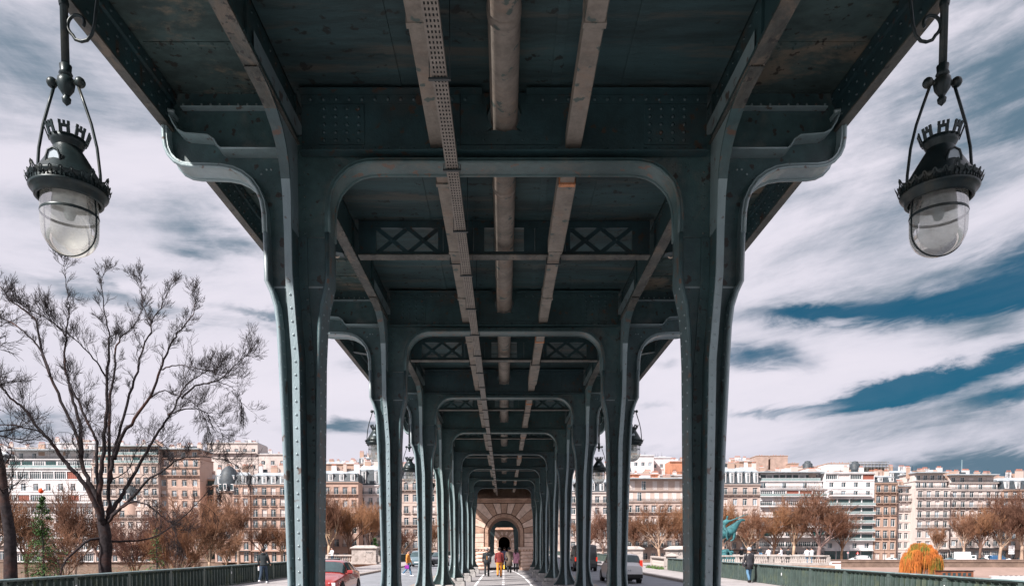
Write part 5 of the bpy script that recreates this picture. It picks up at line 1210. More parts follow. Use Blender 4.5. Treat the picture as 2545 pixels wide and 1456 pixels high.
# ---------------------------------------------------------------- statue
def skin_obj(name, parent, verts, edges, radii, m, sub=2, root=0, loc=None):
    me = bpy.data.meshes.new(name); me.from_pydata(verts, edges, []); me.materials.append(m)
    o = link(name, me, parent, loc); md = o.modifiers.new('skin', 'SKIN'); md.use_smooth_shade = True
    for i, r in enumerate(radii):
        r = r if isinstance(r, tuple) else (r, r); me.skin_vertices[0].data[i].radius = r; me.skin_vertices[0].data[i].use_root = (i == root)
    if sub: s = o.modifiers.new('sub', 'SUBSURF'); s.levels = sub; s.render_levels = sub
    return o
def chain(V_, E_, R_, start, pts):
    """append a chain of (pos, radius) from vertex index start; returns last index"""
    last = start
    for p, r in pts: V_.append(p); R_.append(r); i = len(V_)-1; E_.append((last, i)); last = i
    return last
X, zt = at(1822, 1277, 76); e = empty('equestrian_statue', (X-1.6, 76, 0), 0); tag(e, 'blue green bronze statue of a rider pointing a sword on a leaping horse', 'statue')
s = 23.2
def sp(x, y): return ((x-CX)/s-(X-1.6), 1.8+(HOR-y)/s)
V_ = []; E_ = []; R_ = []
def q(x, y, dy=0): a, c = sp(x, y); return (a, dy, c)
V_.append(q(1788, 1330)); R_.append(.50)
c1 = chain(V_, E_, R_, 0, [(q(1806, 1322), .50), (q(1818, 1313), .46)])
c2 = chain(V_, E_, R_, c1, [(q(1829, 1302), .30), (q(1836, 1294), .22), (q(1842, 1291), .17), (q(1850, 1293), .09)])
c2 = chain(V_, E_, R_, 0, [(q(1772, 1332), .48)]); c2 = chain(V_, E_, R_, c2, [(q(1764, 1336), .3), (q(1757, 1346), .12), (q(1752, 1360), .08)])
hp = 8
chain(V_, E_, R_, c1, [(q(1822, 1330, -.2), .17), (q(1820, 1340, -.22), .10), (q(1812, 1344, -.22), .08)])
chain(V_, E_, R_, c1, [(q(1814, 1332, .22), .17), (q(1806, 1340, .25), .09), (q(1800, 1348, .25), .08)])
chain(V_, E_, R_, 7, [(q(1774, 1350, -.25), .18), (q(1768, 1362, -.25), .10), (q(1774, 1374, -.25), .09)])
chain(V_, E_, R_, 7, [(q(1784, 1352, .25), .18), (q(1778, 1362, .25), .10), (q(1786, 1375, .25), .09)])
skin_obj('horse', e, V_, E_, R_, COPPER)
V_ = [q(1796, 1312)]; E_ = []; R_ = [.22]
t_ = chain(V_, E_, R_, 0, [(q(1799, 1303), .18), (q(1802, 1296), .20), (q(1804, 1290), .08), (q(1806, 1285), .12), (q(1806, 1281), .10)])
chain(V_, E_, R_, 2, [(q(1812, 1294, -.2), .09), (q(1822, 1290, -.2), .07), (q(1830, 1287, -.2), .05)])
chain(V_, E_, R_, 2, [(q(1794, 1297, .2), .09), (q(1788, 1295, .2), .06)])
chain(V_, E_, R_, 0, [(q(1802, 1320, -.5), .14), (q(1800, 1332, -.55), .10), (q(1804, 1342, -.5), .06)]); chain(V_, E_, R_, 0, [(q(1802, 1320, .5), .14), (q(1800, 1332, .55), .10)])
chain(V_, E_, R_, 2, [(q(1790, 1300, .1), .16), (q(1782, 1306, .1), .13), (q(1774, 1318, .1), .08)])
skin_obj('rider', e, V_, E_, R_, COPPER)
b = MB(); b.tube([q(1828, 1288, -.2), q(1845, 1281, -.2), q(1858, 1276.5, -.2)], [.06, .05, .01], 6, COPPER); b.tube([q(1829, 1290, -.2), q(1827, 1284, -.2)], .04, 6, COPPER); b.build('sword', e)
b = MB(); a0, z0 = sp(1778, 1380); 
b.cbox(a0-1.1, a0+1.9, -.7, .7, 0, 1.0, COPPER, .05)
R = random.Random(3)
for k in range(26): b.ball((a0+R.uniform(-1, 1.8), R.uniform(-.6, .6), 1.0+R.uniform(0, .45)), R.uniform(.15, .35), COPPER, 8)
b.build('rocky_base', e)

# ---------------------------------------------------------------- vehicles
def loft_rings(L, st):
    rings = []
    for (y, zl, zb, zr, wb, wr) in st:
        m_ = zl+(zb-zl)*.45
        h = [(wb*.90, zl), (wb*.985, zl+.10), (wb, m_), (wb*.985, zb-.10), (wb*.955, zb), (wr+(wb*.955-wr)*.5, zb+(zr-zb)*.5), (wr, zr-.05), (wr*.85, zr-.01), (wr*.45, zr+.012)]
        rings.append([(x, y, z) for x, z in h]+[(0, y, zr+.016)]+[(-x, y, z) for x, z in reversed(h)])
    return rings
def vehicle(name, loc, rz, st, paint, wheels, wr, label, group, glass, lights='rear', plate=None, mirrors=None, width=.9):
    e = empty(name, loc, rz); tag(e, label, {'car': 'car', 'van': 'van'}.get(name.split('_')[-1], 'car'), group)
    dense = []
    for a, c in zip(st, st[1:]):
        for k in range(3): t = k/3; dense.append(tuple(a[i]+(c[i]-a[i])*t for i in range(6)))
    dense.append(st[-1]); rg = loft_rings(0, dense); n = len(rg[0]); b = MB()
    vs = [p for r in rg for p in r]; fs = [(i*n+k, i*n+k+1, (i+1)*n+k+1, (i+1)*n+k) for i in range(len(rg)-1) for k in range(n-1)]
    b.add(vs, fs, paint, True); b.add(rg[0], [tuple(range(n))], paint); b.add(rg[-1], [tuple(range(n-1, -1, -1))], paint)
    b.add(vs, [(i*n, (i+1)*n, (i+1)*n+n-1, i*n+n-1) for i in range(len(rg)-1)], TYRE); body = b.build('body', e)
    for gi, (kind, a, c) in enumerate(glass):       # glazing patches lifted off the body
        a *= 3; c *= 3; b = MB()
        if kind == 'side':
            for sgn in (0, 1):
                b = MB(); cols = [(4, 6)] if not sgn else [(n-7, n-5)]; k0, k1 = cols[0]
                pa = [Vector(rg[i][k0]) for i in range(a, c+1)]; pb = [Vector(rg[i][k1]) for i in range(a, c+1)]; off = Vector((.014 if not sgn else -.014, 0, .006))
                lo, hi = (pa, pb) if not sgn else (pb, pa); L_ = [l.lerp(h_, .10)+off for l, h_ in zip(lo, hi)]; H_ = [l.lerp(h_, .93)+off for l, h_ in zip(lo, hi)]
                L_[0] = L_[0].lerp(L_[1], .5); H_[0] = H_[0].lerp(H_[1], .5); m = len(L_)
                b.add(L_+H_, [(i, i+1, m+i+1, m+i) for i in range(m-1)], CARG, True); b.build('side_window', body)
        else:
            i0, i1 = a, c; vs_ = []; d = -1 if kind == 'front' else 1
            f0, f1 = (.08, .92)
            off = Vector((0, .02 if kind == 'rear' else -.02, .018)) if rg[i0][9][1] < rg[i1][9][1] and kind != 'rear' else Vector((0, .02, .018))
            off = Vector((0, -.016 if kind == 'rear' else .016, .014))
            for t in (f0, f1):
                for k in range(5, n-5): vs_.append(Vector(rg[i0][k]).lerp(Vector(rg[i1][k]), t)*1.0+off)
            m = n-10; b.add(vs_, [(i, i+1, m+i+1, m+i) for i in range(m-1)], CARG, True); b.build('windscreen' if kind == 'front' else 'rear_window', body)
    for (y) in wheels:
        for sx in (-1, 1):
            wm = MB(); x = sx*(width-.10)
            pr = [(.0, -.11), (wr*.62, -.11), (wr*.66, -.12), (wr*.97, -.115), (wr, -.08), (wr, .08), (wr*.97, .115), (wr*.66, .12), (wr*.62, .10)]
            wm.lathe(pr, TYRE, 20)
            wm.v = [(z, x_, y_) for x_, y_, z in wm.v]; w_o = wm.build('wheel', e, (x, y, wr))
            rm = MB(); rm.lathe([(wr*.62, .10), (wr*.6, .085), (.02, .10)], RIM, 20)
            for k in range(5):
                t = 2*pi*k/5; rm.tube([(0, 0, .1), (wr*.6*cos(t), wr*.6*sin(t), .09)], .03, 5, RIM)
            rm.v = [(z*sx, x_, y_) for x_, y_, z in rm.v]; rm.build('rim', w_o)
            am = MB(); am.lathe([(wr*1.16, 0), (wr*1.12, .02), (.01, .02)], TYRE, 20); am.v = [(z*sx+sx*(width-.022), x_+y, y_+wr*1.0) for x_, y_, z in am.v]; am.build('wheel_arch', body)
    for (nm, x, y, z, w_, h_, d_, m_) in lights if isinstance(lights, list) else []:
        for sx in (-1, 1): b = MB(); b.cbox(sx*x-w_/2, sx*x+w_/2, y-d_/2, y+d_/2, z-h_/2, z+h_/2, m_, .015); b.build(nm, e)
    if mirrors:
        for sx in (-1, 1):
            b = MB(); x, y, z = mirrors; b.cbox(*sorted((sx*(x+.01), sx*(x+.23))), y-.07, y+.05, z-.06, z+.08, paint, .035); b.box(*sorted((sx*(x-.05), sx*(x+.06))), y-.03, y+.03, z-.07, z-.03, paint); b.build('mirror', e)
    if plate:
        b = MB(); x0, y, z, txt, m_, sg = plate; b.cbox(-.26, .26, y-.012, y+.012, z-.055, z+.055, m_, .004); p_ = b.build('number_plate', e)
    return e
SEDAN = [(2.28, .28, .62, .66, .62, .50), (2.1, .20, .72, .76, .82, .70), (1.6, .18, .80, .87, .89, .78), (.95, .18, .86, .97, .90, .80), (.15, .18, .92, 1.40, .90, .60), (-.25, .18, .93, 1.445, .90, .62), (-1.0, .18, .94, 1.40, .90, .60), (-1.75, .18, .96, 1.08, .89, .70), (-2.2, .22, .92, .99, .80, .66), (-2.32, .32, .84, .90, .66, .56)]
MPV = [(2.15, .3, .62, .68, .66, .50), (1.95, .22, .78, .84, .84, .70), (1.4, .2, .92, 1.0, .90, .78), (.6, .2, .98, 1.50, .91, .66), (0, .2, 1.0, 1.60, .91, .70), (-1.0, .2, 1.02, 1.60, .91, .71), (-1.75, .2, 1.04, 1.54, .90, .68), (-2.02, .22, 1.02, 1.10, .88, .80), (-2.12, .30, .86, .95, .84, .74)]
VAN = [(2.4, .35, .9, 1.0, .80, .68), (2.2, .25, 1.05, 1.15, .92, .80), (1.7, .25, 1.15, 1.95, .95, .80), (1.2, .25, 1.2, 2.15, .95, .84), (-1, .25, 1.2, 2.2, .95, .85), (-2.3, .25, 1.2, 2.15, .95, .84), (-2.42, .35, 1.15, 2.0, .92, .80)]
vehicle('red_car', (-6.87, 27.7, -.13), pi, SEDAN, REDP, (1.42, -1.38), .33, 'red saloon car driving towards the viewer beside the nearest left column', 'cars on the bridge', [('front', 3, 4), ('side', 4, 6), ('rear', 6, 7)],
        [('headlight', .62, 2.16, .60, .34, .14, .12, HEADL)], None, (.90, .75, 1.0))
vehicle('silver_car', (6.55, 40.1, -.13), 0, MPV, SILV, (1.35, -1.35), .33, 'silver people carrier driving away beside the second right column', 'cars on the bridge', [('side', 3, 6), ('rear', 6, 7)],
        [('tail_light', .80, -2.0, 1.08, .14, .36, .16, TAIL), ('reflector', .55, -2.13, .42, .16, .05, .05, TAIL)], (0, -2.13, .72, '', PLATE, -1), (.92, .95, 1.08), width=.91)
b = MB(); b.cbox(6.55-.86, 6.55+.86, 40.1-2.2, 40.1-1.98, .16, .38, TYRE, .03); o = b.build('bumper'); o.parent = [c for c in bpy.data.objects if c.name.startswith('silver_car')][0]; o.location = (-6.55, -40.1, .13)
b = MB()
gl = [[(-.2, .035), (-.14, .035)], [(-.2, -.03), (-.2, .03), (-.14, .0)], [(-.1, -.03), (-.1, .03), (-.05, .03), (-.05, 0)], [(0, .03), (0, -.03), (.05, -.03)], [(.09, -.03), (.12, .03), (.15, -.03)], [(.19, .03), (.23, .03), (.19, -.03), (.23, -.03)]]
for l_ in gl: b.tube([(x, -2.146, .72+z_) for x, z_ in l_], .008, 4, INK)
o = b.build('plate_characters'); o.parent = [c for c in bpy.data.objects if c.name.startswith('silver_car')][0]
vehicle('black_van', (6.65, 60, -.13), 0, VAN, DARKP, (1.5, -1.5), .34, 'black van between the second and third right columns', 'cars on the bridge', [('side', 2, 3)], [('tail_light', .86, -2.4, 1.0, .12, .34, .06, TAIL)], None, (.95, 1.6, 1.3), width=.94)
vehicle('dark_car', (-8.6, 72, -.13), pi, MPV, TEALP, (1.35, -1.35), .33, 'dark grey car right behind the man in the orange jacket', 'cars on the bridge', [('front', 2, 3), ('side', 3, 6)], [('headlight', .66, 2.0, .74, .3, .16, .1, HEADL)], (0, 2.16, .5, '', PLATE, 1), (.92, .95, 1.08), width=.91)
vehicle('black_car', (-6.9, 76, -.13), pi, SEDAN, DARKP, (1.42, -1.38), .33, 'black car farther along the left road', 'cars on the bridge', [('front', 3, 4), ('side', 4, 6)], [('headlight', .62, 2.16, .60, .34, .14, .12, HEADL)])
QG = 'vehicles parked on the far quay'
for i, (kind, px, paint, lb) in enumerate([('car', 2130, WHITEP, 'white car at the foot of the tall white modern block'), ('car', 2214, WHITEP, 'white car parked left of the orange willow'), ('car', 2226, TEALP, 'dark grey car nearest the left side of the orange willow'), ('car', 2361, TEALP, 'grey blue car right of the orange willow'),
    ('van', 2484, BLUEP, 'blue van behind the white car near the right edge'), ('car', 2500, WHITEP, 'white car parked before the blue van'), ('van', 2148, WHITEP, 'white van by the crossing sign'), ('car', 2440, DARKP, 'black car right of the flatbed lorry'), ('car', 2540, DARKP, 'dark car cut by the right edge'), ('van', 485, WHITEP, 'white van under the trees on the left quay'), ('car', 562, WHITEP, 'white car by the dark awning on the left quay')]):
    Y = 238.5 + (i % 3)*1.6; X, _ = at(px, 1395, Y); st = VAN if kind == 'van' else SEDAN
    vehicle('parked_'+kind, (X, Y+1, -3.0), pi/2 if i % 2 else -pi/2, st, paint, (1.5, -1.5), .34, lb, QG, [('side', 4, 6)] if kind == 'car' else [('side', 2, 3)], [], None, None)
def lorry(px, Y, label, box=True):
    X, _ = at(px, 1390, Y); e = empty('white_lorry', (X, Y, -3.0)); tag(e, label, 'lorry', QG)
    b = MB(); b.cbox(2.0, 3.9, -1, 1, .5, 2.3, WHITEP, .12); c_ = b.build('cab', e); b = MB(); b.box(2.4, 3.4, -1.02, -1.0, 1.3, 2.0, CARG); b.build('window', c_)
    b = MB(); b.cbox(-2.4, 1.9, -1.1, 1.1, .8, 3.4, WHITEP, .04) if box else b.box(-4.5, 1.9, -1.1, 1.1, .75, 1.05, WHITEP); b.build('load_box' if box else 'flat_bed', e)
    for x in (-1.5, 3.0):
        for y in (-.95, .95): b = MB(); b.lathe([(.02, -.1), (.44, -.1), (.45, .1), (.02, .1)], TYRE, 14); b.v = [(p[0]+x, p[2]+y, p[1]+.45) for p in b.v]; b.build('wheel', e)
lorry(2393, 240, 'white box lorry parked in front of the long cream block'); lorry(2432, 242.5, 'white flatbed lorry right of the box lorry', False)

# barges and boats
def barge(px, Y, L, hullm, cabm, label, cabin=(.1, .9), zc=1.9):
    X, _ = at(px, 1420, Y); e = empty('moored_barge', (X, Y, -9.2)); tag(e, label, 'barge', 'boats moored at the far quay')
    b = MB(); hl = [(-L/2, 0), (-L/2+1, -1.8), (L/2-3, -2.2), (L/2, 0), (L/2-3, 2.2), (-L/2+1, 1.8)]; n = len(hl)
    vs = [(x*.96, y*.85, -.5) for x, y in hl]+[(x, y, 2.6) for x, y in hl]; b.add(vs, [(i, (i+1) % n, n+(i+1) % n, n+i) for i in range(n)]+[tuple(range(n, 2*n))], hullm); b.build('hull', e)
    x0, x1 = -L/2+L*cabin[0], -L/2+L*cabin[1]; b = MB(); b.cbox(x0, x1, -1.3, 1.3, 2.6, 2.6+zc, cabm, .05); b.box(x0-.3, x1+.3, -1.5, 1.5, 2.6+zc, 2.75+zc, hullm); c_ = b.build('cabin', e); x = x0+.5
    while x < x1-1: b = MB(); b.box(x, x+.8, -1.33, -1.3, 3.2, 3.2+zc*.45, GLASSD); b.build('cabin_window', c_); x += 1.4
WOOD = mat('orange_varnished_wood', (.20, .07, .035), .6, var=.5, scale=1)
barge(2412, 196, 20, DARKP, WOOD, 'dark barge with an orange wooden cabin', (.05, .5), 2.0); barge(2520, 193, 18, WHITEP, WHITEP, 'long white boat moored at the right edge', (.2, .7), .6)
b = MB(); X, z = at(2075, 1402, 232); b.box(X-1.5, X+1.5, 231, 233, -6.8, -2.7, WHITEP); b.box(X-1.5, X+1.5, 230.95, 231, -3.4, -3.0, WOOD); tag(b.build('white_kiosk'), 'small white kiosk with an orange strip at the end of the balustrade', 'kiosk')

# street lamps and signs on the quay
def quay_lamp(px, Y, H_, label):
    X, _ = at(px, 1390, Y); e = empty('street_lamp', (X, Y, -3.0)); tag(e, label, 'street lamp', 'street lamps on the far quay')
    b = MB(); b.lathe([(.2, 0), (.16, .5), (.08, .9), (.06, H_)], RAILB, 8); b.build('pole', e); b = MB(); b.lathe([(.1, H_), (.28, H_+.15), (.36, H_+.75), (.05, H_+1.1), (.01, H_+1.3)], RAILB, 8); b.lathe([(.22, H_+.2), (.30, H_+.7)], CURT, 8); b.build('lantern', e)
for px, Y, H_, lb in [(1802, 241, 4.6, 'street lamp behind the statue'), (1875, 241, 5.2, 'street lamp at the left foot of the wide white block'), (2085, 239, 6.0, 'street lamp before the tall white block'), (2376, 240, 6.5, 'tall lamp post left of the white box lorry'), (2402, 241, 8.5, 'tallest dark post right of the white box lorry'), (2458, 241, 5.0, 'lamp with a white globe near the right trees'), (1960, 241, 5.0, 'street lamp below the slim bare tree'), (2198, 240, 5.2, 'street lamp before the narrow stone house')]: quay_lamp(px, Y, H_, lb)
X, _ = at(2107, 1385, 238.2); e = empty('traffic_sign', (X, 238.2, -3)); tag(e, 'square white and red sign before the tall white block', 'sign'); b = MB(); b.tube([(0, 0, 0), (0, 0, 3.4)], .04, 6, CHROME); b.build('post', e); b = MB(); b.prism([(-.45, 3.1), (0, 2.65), (.45, 3.1), (0, 3.55)], -.06, -.03, WHITEP); b.prism([(-.2, 3.1), (0, 2.9), (.2, 3.1), (0, 3.3)], -.07, -.061, TAIL); b.build('sign_plate', e)
X, _ = at(2131, 1385, 238.3); e = empty('warning_sign', (X, 238.3, -3)); tag(e, 'triangular warning sign with red border on the quay', 'sign'); b = MB(); b.tube([(0, 0, 0), (0, 0, 3.6)], .04, 6, CHROME); b.build('post', e); b = MB(); b.prism([(-.5, 2.7), (.5, 2.7), (0, 3.6)], -.06, -.03, TAIL); b.prism([(-.3, 2.82), (.3, 2.82), (0, 3.35)], -.07, -.061, WHITEP); b.build('sign_plate', e)
X, _ = at(2513, 1385, 239); e = empty('stacked_sign', (X, 239, -3)); tag(e, 'stack of white direction boards beside the right trees', 'sign'); b = MB(); b.tube([(0, 0, 0), (0, 0, 5.6)], .06, 6, CHROME); b.build('post', e)
for k in range(5): b = MB(); b.cbox(-1.0, 1.0, -.08, -.03, 2.6+k*.62, 3.1+k*.62, WHITEP, .02); b.build('direction_board', e)

# ---------------------------------------------------------------- people
PEG = 'people on and beside the bridge'
def person(loc, rz, label, top, trousers, hair, pose='walk', stride=.35, coat=0.0, arms=(.15, -.15), shoes=None, hairlong=False, hat=None, h=1.75, elbows=(.2, .2), skirt=False, hood=False):
    k = h/1.75; e = empty('person', loc, rz); e.scale = (k, k, k); tag(e, label, 'person', PEG)
    hipz = .93 if pose != 'sit' else .0
    V_ = [(0, 0, hipz+.02)]; E_ = []; R_ = [(.135, .10)]
    def T_(p): return p
    chest = chain(V_, E_, R_, 0, [((0, 0, hipz+.17), (.12, .09)), ((0, .01, hipz+.34), (.15, .10)), ((0, 0, hipz+.48), (.13, .085))])
    neck = chain(V_, E_, R_, chest, [((0, .005, hipz+.55), .052), ((0, .02, hipz+.60), .05)])
    head = chain(V_, E_, R_, neck, [((0, .035, hipz+.645), .070), ((0, .03, hipz+.70), .092), ((0, .015, hipz+.765), .088)])
    chain(V_, E_, R_, head-1, [((0, .125, hipz+.69), .014)])
    up = []; J = {}
    for sx, sw, eb in ((-1, arms[0], elbows[0]), (1, arms[1], elbows[1])):
        sh = (sx*.185, 0, hipz+.47); el = (sx*.235, .27*sin(sw), hipz+.47-.28*cos(sw)); wr = (sx*.235, el[1]+.25*sin(sw+eb), el[2]-.25*cos(sw+eb)); d = Vector((0, sin(sw+eb), -cos(sw+eb)))
        w_ = chain(V_, E_, R_, chest, [(sh, .055), (el, .042), (wr, .029)]); J[sx] = (sh, el, wr)
        pm = Vector(wr)+d*.055; pi_ = chain(V_, E_, R_, w_, [(tuple(pm), (.036, .02))])
        for f in range(4):
            o_ = Vector((0, (f-1.5)*.018, 0)) if abs(d.z) > .6 else Vector(((f-1.5)*.018, 0, 0)); L_ = (.062, .075, .07, .055)[f]; p1 = pm+o_+d*.035; p2 = p1+d*L_*.5+Vector((-sx*.006, 0, 0)); p3 = p2+d*L_*.4+Vector((-sx*.016, .004, 0))
            chain(V_, E_, R_, pi_, [(tuple(p1), .010), (tuple(p2), .009), (tuple(p3), .007)])
        th = Vector(wr)+d*.03+Vector((0, .03, 0)); chain(V_, E_, R_, w_, [(tuple(th), .012), (tuple(th+d*.035+Vector((0, .015, 0))), .010)])
    legs = {}
    for sx in (-1, 1):
        a = stride*sx
        if pose == 'sit': hp_ = (sx*.09, .02, hipz+.0); kn = (sx*.11, .42, hipz+.03); an = (sx*.10, .44, hipz-.40)
        else: hp_ = (sx*.09, 0, hipz-.03); kn = (sx*.095, .43*sin(a)+(.04 if a < 0 else 0), hipz-.03-.43*cos(a)); bk = a-.12 if a > 0 else a-.35; an = (sx*.095, kn[1]+.42*sin(bk), kn[2]-.42*cos(bk))
        legs[sx] = (hp_, kn, an); chain(V_, E_, R_, 0, [(hp_, .08), (kn, .055), (an, .038)])
    mn = min(legs[-1][2][2], legs[1][2][2]); dz = (.09-mn) if pose != 'sit' else 0
    V_ = [(x, y, z+dz) for x, y, z in V_]; off = Vector((0, 0, dz))
    R_ = [tuple(q*(1.0 if i_ < 4 else 1.22 if i_ < 10 else 1.12 if (r_ if isinstance(r_, float) else r_[0]) < .045 else .92) for q in (r_ if isinstance(r_, tuple) else (r_, r_))) for i_, r_ in enumerate(R_)]
    skin_obj('body', e, V_, E_, R_, SKIN, 2)
    for sx in (-1, 1): b = MB(); b.ball((sx*.034, .108, hipz+.715+dz), .012, EYE, 8); b.build('eye', e); b = MB(); b.ball((sx*.090, .02, hipz+.70+dz), .022, SKIN, 8, (.5, .8, 1.3)); b.build('ear', e)
    # clothes: shaped shells that end at neckline, cuffs, waist or hem
    def ell(b, rings, m, n=18):
        vs = [(cx_+rx*cos(2*pi*k/n), cy_+ry*sin(2*pi*k/n), z) for cx_, cy_, z, rx, ry in rings for k in range(n)]; N_ = len(rings)
        b.add(vs, [(i*n+k, i*n+(k+1) % n, (i+1)*n+(k+1) % n, (i+1)*n+k) for i in range(N_-1) for k in range(n)]+[tuple(range(n-1, -1, -1))], m, True)
    hz_ = hipz+dz; b = MB(); hem = hz_-.04-coat; fl = .02+coat*.12; sitc = pose == 'sit'
    ell(b, ([(0, 0, hem, .175+fl, .135+fl)] if not sitc else [(0, 0, hz_-.06, .18, .14)])+[(0, 0, hz_+.02, .178, .135), (0, .0, hz_+.15, .165, .125), (0, .005, hz_+.30, .19, .135), (0, 0, hz_+.42, .20, .13), (0, 0, hz_+.485, .175, .11), (0, 0, hz_+.53, .125, .10), (0, .005, hz_+.57, .078, .082), (0, .01, hz_+.575, .055, .06)], top)
    for sx in (-1, 1):
        sh, el, wr = J[sx]; w2 = Vector(wr)+(Vector(el)-Vector(wr))*.08
        b.tube([(sx*.10, 0, hz_+.475), (sh[0]-sx*.0, sh[1], sh[2]+dz), ((sh[0]+el[0])/2, (sh[1]+el[1])/2, (sh[2]+el[2])/2+dz), (el[0], el[1], el[2]+dz), ((w2.x+el[0])/2, (w2.y+el[1])/2, (w2.z+el[2])/2+dz), (w2.x, w2.y, w2.z+dz)], [.07, .078, .066, .060, .052, .045], 12, top)
    if hood: b.ball((0, -.07, hz_+.55), .10, top, 12, (1.1, .8, .75))
    b.build('jacket' if coat < .3 else 'coat', e)
    b = MB(); ell(b, [(0, 0, hz_-.14, .13, .11), (0, 0, hz_-.06, .172, .13), (0, 0, hz_+.06, .165, .122)], trousers)
    for sx in (-1, 1):
        hp_, kn, an = [Vector(q_)+off for q_ in legs[sx]]; dn = (an-kn).normalized()
        b.tube([tuple(hp_+Vector((0, 0, .04))), tuple(hp_+(kn-hp_)*.12), tuple(hp_+(kn-hp_)*.55), tuple(kn), tuple(kn+(an-kn)*.5), tuple(an+dn*.015)], [.085, .098, .083, .070, .064, .060], 12, trousers)
    b.build('trousers', e)
    if skirt:
        b = MB(); b.lathe([(.15, hipz+.12+dz), (.19, hipz-.1+dz), (.24, hipz-.42+dz)], top, 16); b.build('skirt', e)
    for sx in (-1, 1):
        a = Vector(legs[sx][2])+off; b = MB(); b.tube([(a.x, a.y-.085, a.z-.045), (a.x, a.y-.06, a.z-.03), (a.x, a.y+.02, a.z-.025), (a.x, a.y+.10, a.z-.045), (a.x, a.y+.175, a.z-.06), (a.x, a.y+.195, a.z-.065)], [.02, .052, .056, .045, .032, .012], 10, shoes or HAIRD); b.build('shoe', e)
    b = MB(); hz = hipz+.735+dz
    if hat: b.ball((0, .01, hz+.03), .118, hat, 14, (1, 1.08, .92)); b.build('hat', e)
    else: b.ball((0, -.012, hz+.022), .112, hair, 14, (.97, 1.03, .95)); b.build('hair', e)
    if hairlong: b = MB(); b.tube([(0, -.05, hz+.02), (0, -.085, hz-.12), (0, -.10, hz-.32)], [.08, .085, .04], 10, hair); b.build('long_hair', e)
    return e, (hipz+dz), J, dz
BLK = cloth('black_cloth', (.018, .024, .028)); NAVY = cloth('navy_denim', (.025, .045, .075)); JEAN = cloth('blue_denim', (.09, .19, .30)); MAROON = cloth('maroon_wool', (.17, .022, .022)); MUST = cloth('mustard_cotton', (.66, .25, .04))
ORNG = cloth('orange_brown_suede', (.62, .24, .05)); WHT = cloth('white_cotton', (.75, .75, .78)); OLIVE = cloth('olive_brown_wool', (.13, .10, .075)); PINKC = cloth('pink_wool', (.62, .30, .40)); BLUEG = cloth('grey_blue_cotton', (.20, .22, .34)); PURP = cloth('purple_leather', (.24, .02, .28)); YEL = cloth('yellow_plastic', (.85, .55, .05)); LEATH = mat('black_leather', (.03, .03, .035), .35, var=.4, scale=6)
def pxp(px, yfeet, Ymin=0, z=0):
    Y = (CAMZ-z)*F/(yfeet-HOR); return ((px-CX)/F*Y, Y, z)
# walking man in black, left sidewalk
e_, hz, J, dz = person(pxp(655, 1449), 0, 'man in a black hoodie walking away on the left sidewalk holding white paper', BLK, NAVY, HAIRD, stride=.32, arms=(-.15, .35), elbows=(.25, .5), hood=True, shoes=WHT)
b = MB(); b.cbox(-.03, .03, -.07, .04, -.16, .05, WHT, .01); b.build('folded_paper', e_, (-.24, J[-1][2][1]+.03, J[-1][2][2]+dz-.08))
# elderly man and man in maroon
e_, hz, J, dz = person(pxp(1210, 1432), 0, 'grey haired man in a black jacket with a shoulder bag walking to the arch', BLK, BLK, HAIRG, stride=.25, arms=(-.2, .1), coat=.12)
b = MB(); b.ball((.16, -.17, hz+.18), .17, LEATH, 12, (.8, .5, 1.1)); b.tube([(.12, -.16, hz+.3), (-.02, -.13, hz+.52), (-.1, .0, hz+.54)], .016, 6, LEATH); b.box(-.005, .02, -.135, -.125, hz+.1, hz+.34, MUST); b.build('shoulder_bag', e_)
e_, hz, J, dz = person(pxp(1241, 1434), 0, 'man in a maroon jumper and mustard trousers walking to the arch', MAROON, MUST, HAIRD, stride=.22, arms=(.05, .1))
b = MB(); b.cbox(-.015, .07, -.10, .10, -.38, -.10, YEL, .03); b.tube([(.04, -.08, -.12), (.02, 0, 0), (.04, .08, -.12)], .006, 5, YEL); b.build('yellow_bag', e_, (.25, J[1][2][1], J[1][2][2]+dz-.04))
e_, hz, J, dz = person(pxp(1266, 1423), 0, 'person in a long olive coat and hat walking under the gateway', OLIVE, BLK, HAIRD, stride=.15, coat=.42, hat=BLK); b = MB(); b.ball((-.2, -.05, hz+.05), .15, LEATH, 10, (.6, 1, 1)); b.build('handbag', e_)
e_, hz, J, dz = person(pxp(1282, 1420), 0, 'woman with long dark hair in a pink coat under the gateway', PINKC, BLK, HAIRD, stride=.15, coat=.25, hairlong=True, h=1.66)
person((.02, 58.5, 0), 0, 'person in a grey blue shirt partly hidden behind the maroon jumper', BLUEG, NAVY, HAIRD, stride=.2, h=1.8)
person((.38, 61.5, 0), 0, 'person in a white shirt farthest inside the gateway', WHT, NAVY, HAIRD, stride=.2)
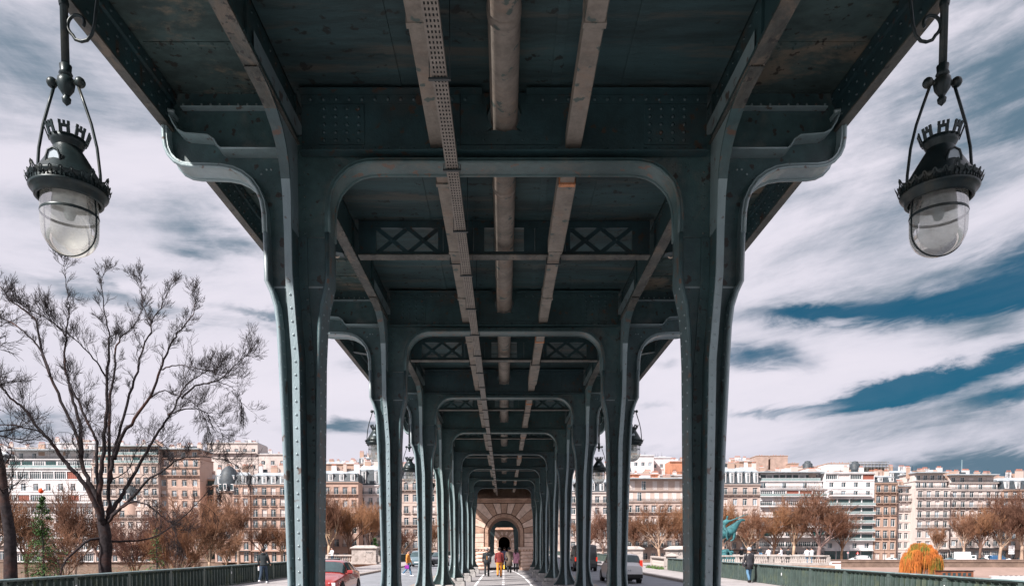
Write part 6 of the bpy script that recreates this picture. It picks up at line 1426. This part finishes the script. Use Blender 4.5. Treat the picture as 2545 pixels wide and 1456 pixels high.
# man with orange jacket, seen from the side
e_, hz, J, dz = person(pxp(1014, 1431, z=-.13), -pi/2-.15, 'bearded man in an orange brown jacket and jeans crossing the road', ORNG, JEAN, HAIRD, stride=.36, arms=(.25, -.1), shoes=WHT)
b = MB(); b.ball((0, .075, hz+.66), .055, HAIRD, 10, (1, .7, 1)); b.build('beard', e_)
b = MB(); b.cbox(-.05, .05, -.14, .14, -.30, -.06, PURP, .02); b.tube([(0, -.09, -.06), (0, 0, .03), (0, .09, -.06)], .01, 6, PURP); b.build('purple_bag', e_, (.24, J[1][2][1], J[1][2][2]+dz-.06))
# woman on the right sidewalk
e_, hz, J, dz = person(pxp(1862, 1447), .1, 'woman in a black leather jacket and grey cap walking away on the right sidewalk', LEATH, JEAN, HAIRD, stride=.2, coat=.22, hat=cloth('grey_knit', (.36, .38, .42)), arms=(.2, .1))
b = MB(); b.ball((-.27, .02, hz+.0), .16, LEATH, 12, (.6, 1.1, .85)); b.tube([(-.22, 0, hz+.15), (-.16, -.02, hz+.5)], .014, 6, LEATH); b.build('shoulder_bag', e_)
person((-18.3, 75.6, 0), pi*.8, 'man in a white shirt standing before the left balustrade', WHT, NAVY, HAIRD, stride=.05, arms=(.3, .3), elbows=(1.3, 1.3))
S = 'people on the statue terrace'
for i, (x, Y, z, rz, ps, tp, tr_, lb, kw) in enumerate([
    (24.4, 77.4, .0, pi*.9, 'walk', BLK, NAVY, 'person in a dark coat just right of the statue base', {}), (26.0, 77.8, 0, .3, 'walk', BLK, BLK, 'person in a black coat and light hat on the terrace', {'hat': WHT}),
    (28.6, 76.8, 0, 0, 'walk', WHT, NAVY, 'person in white behind the woman in the leather jacket', {}), (28.9, 80.4, 1.14, pi, 'sit', BLK, JEAN, 'man in a black jacket sitting on the low wall', {}),
    (30.6, 78.4, 0, 1.2, 'walk', WHT, BLK, 'person in white bending over the low wall', {}), (29.3, 73.3, 0, -1.2, 'walk', BLK, BLK, 'person in black leaning at the middle of the balustrade', {}), (31.4, 73.6, 0, 0, 'walk', WHT, JEAN, 'left of two people in white at the end of the balustrade', {}), (31.95, 73.7, 0, .4, 'walk', WHT, JEAN, 'right of two people in white at the end of the balustrade', {})]):
    person((x, Y, z), rz, lb, tp, tr_, HAIRD, pose=ps, stride=.06, arms=(.4, .3), elbows=(.8, .8), **kw)
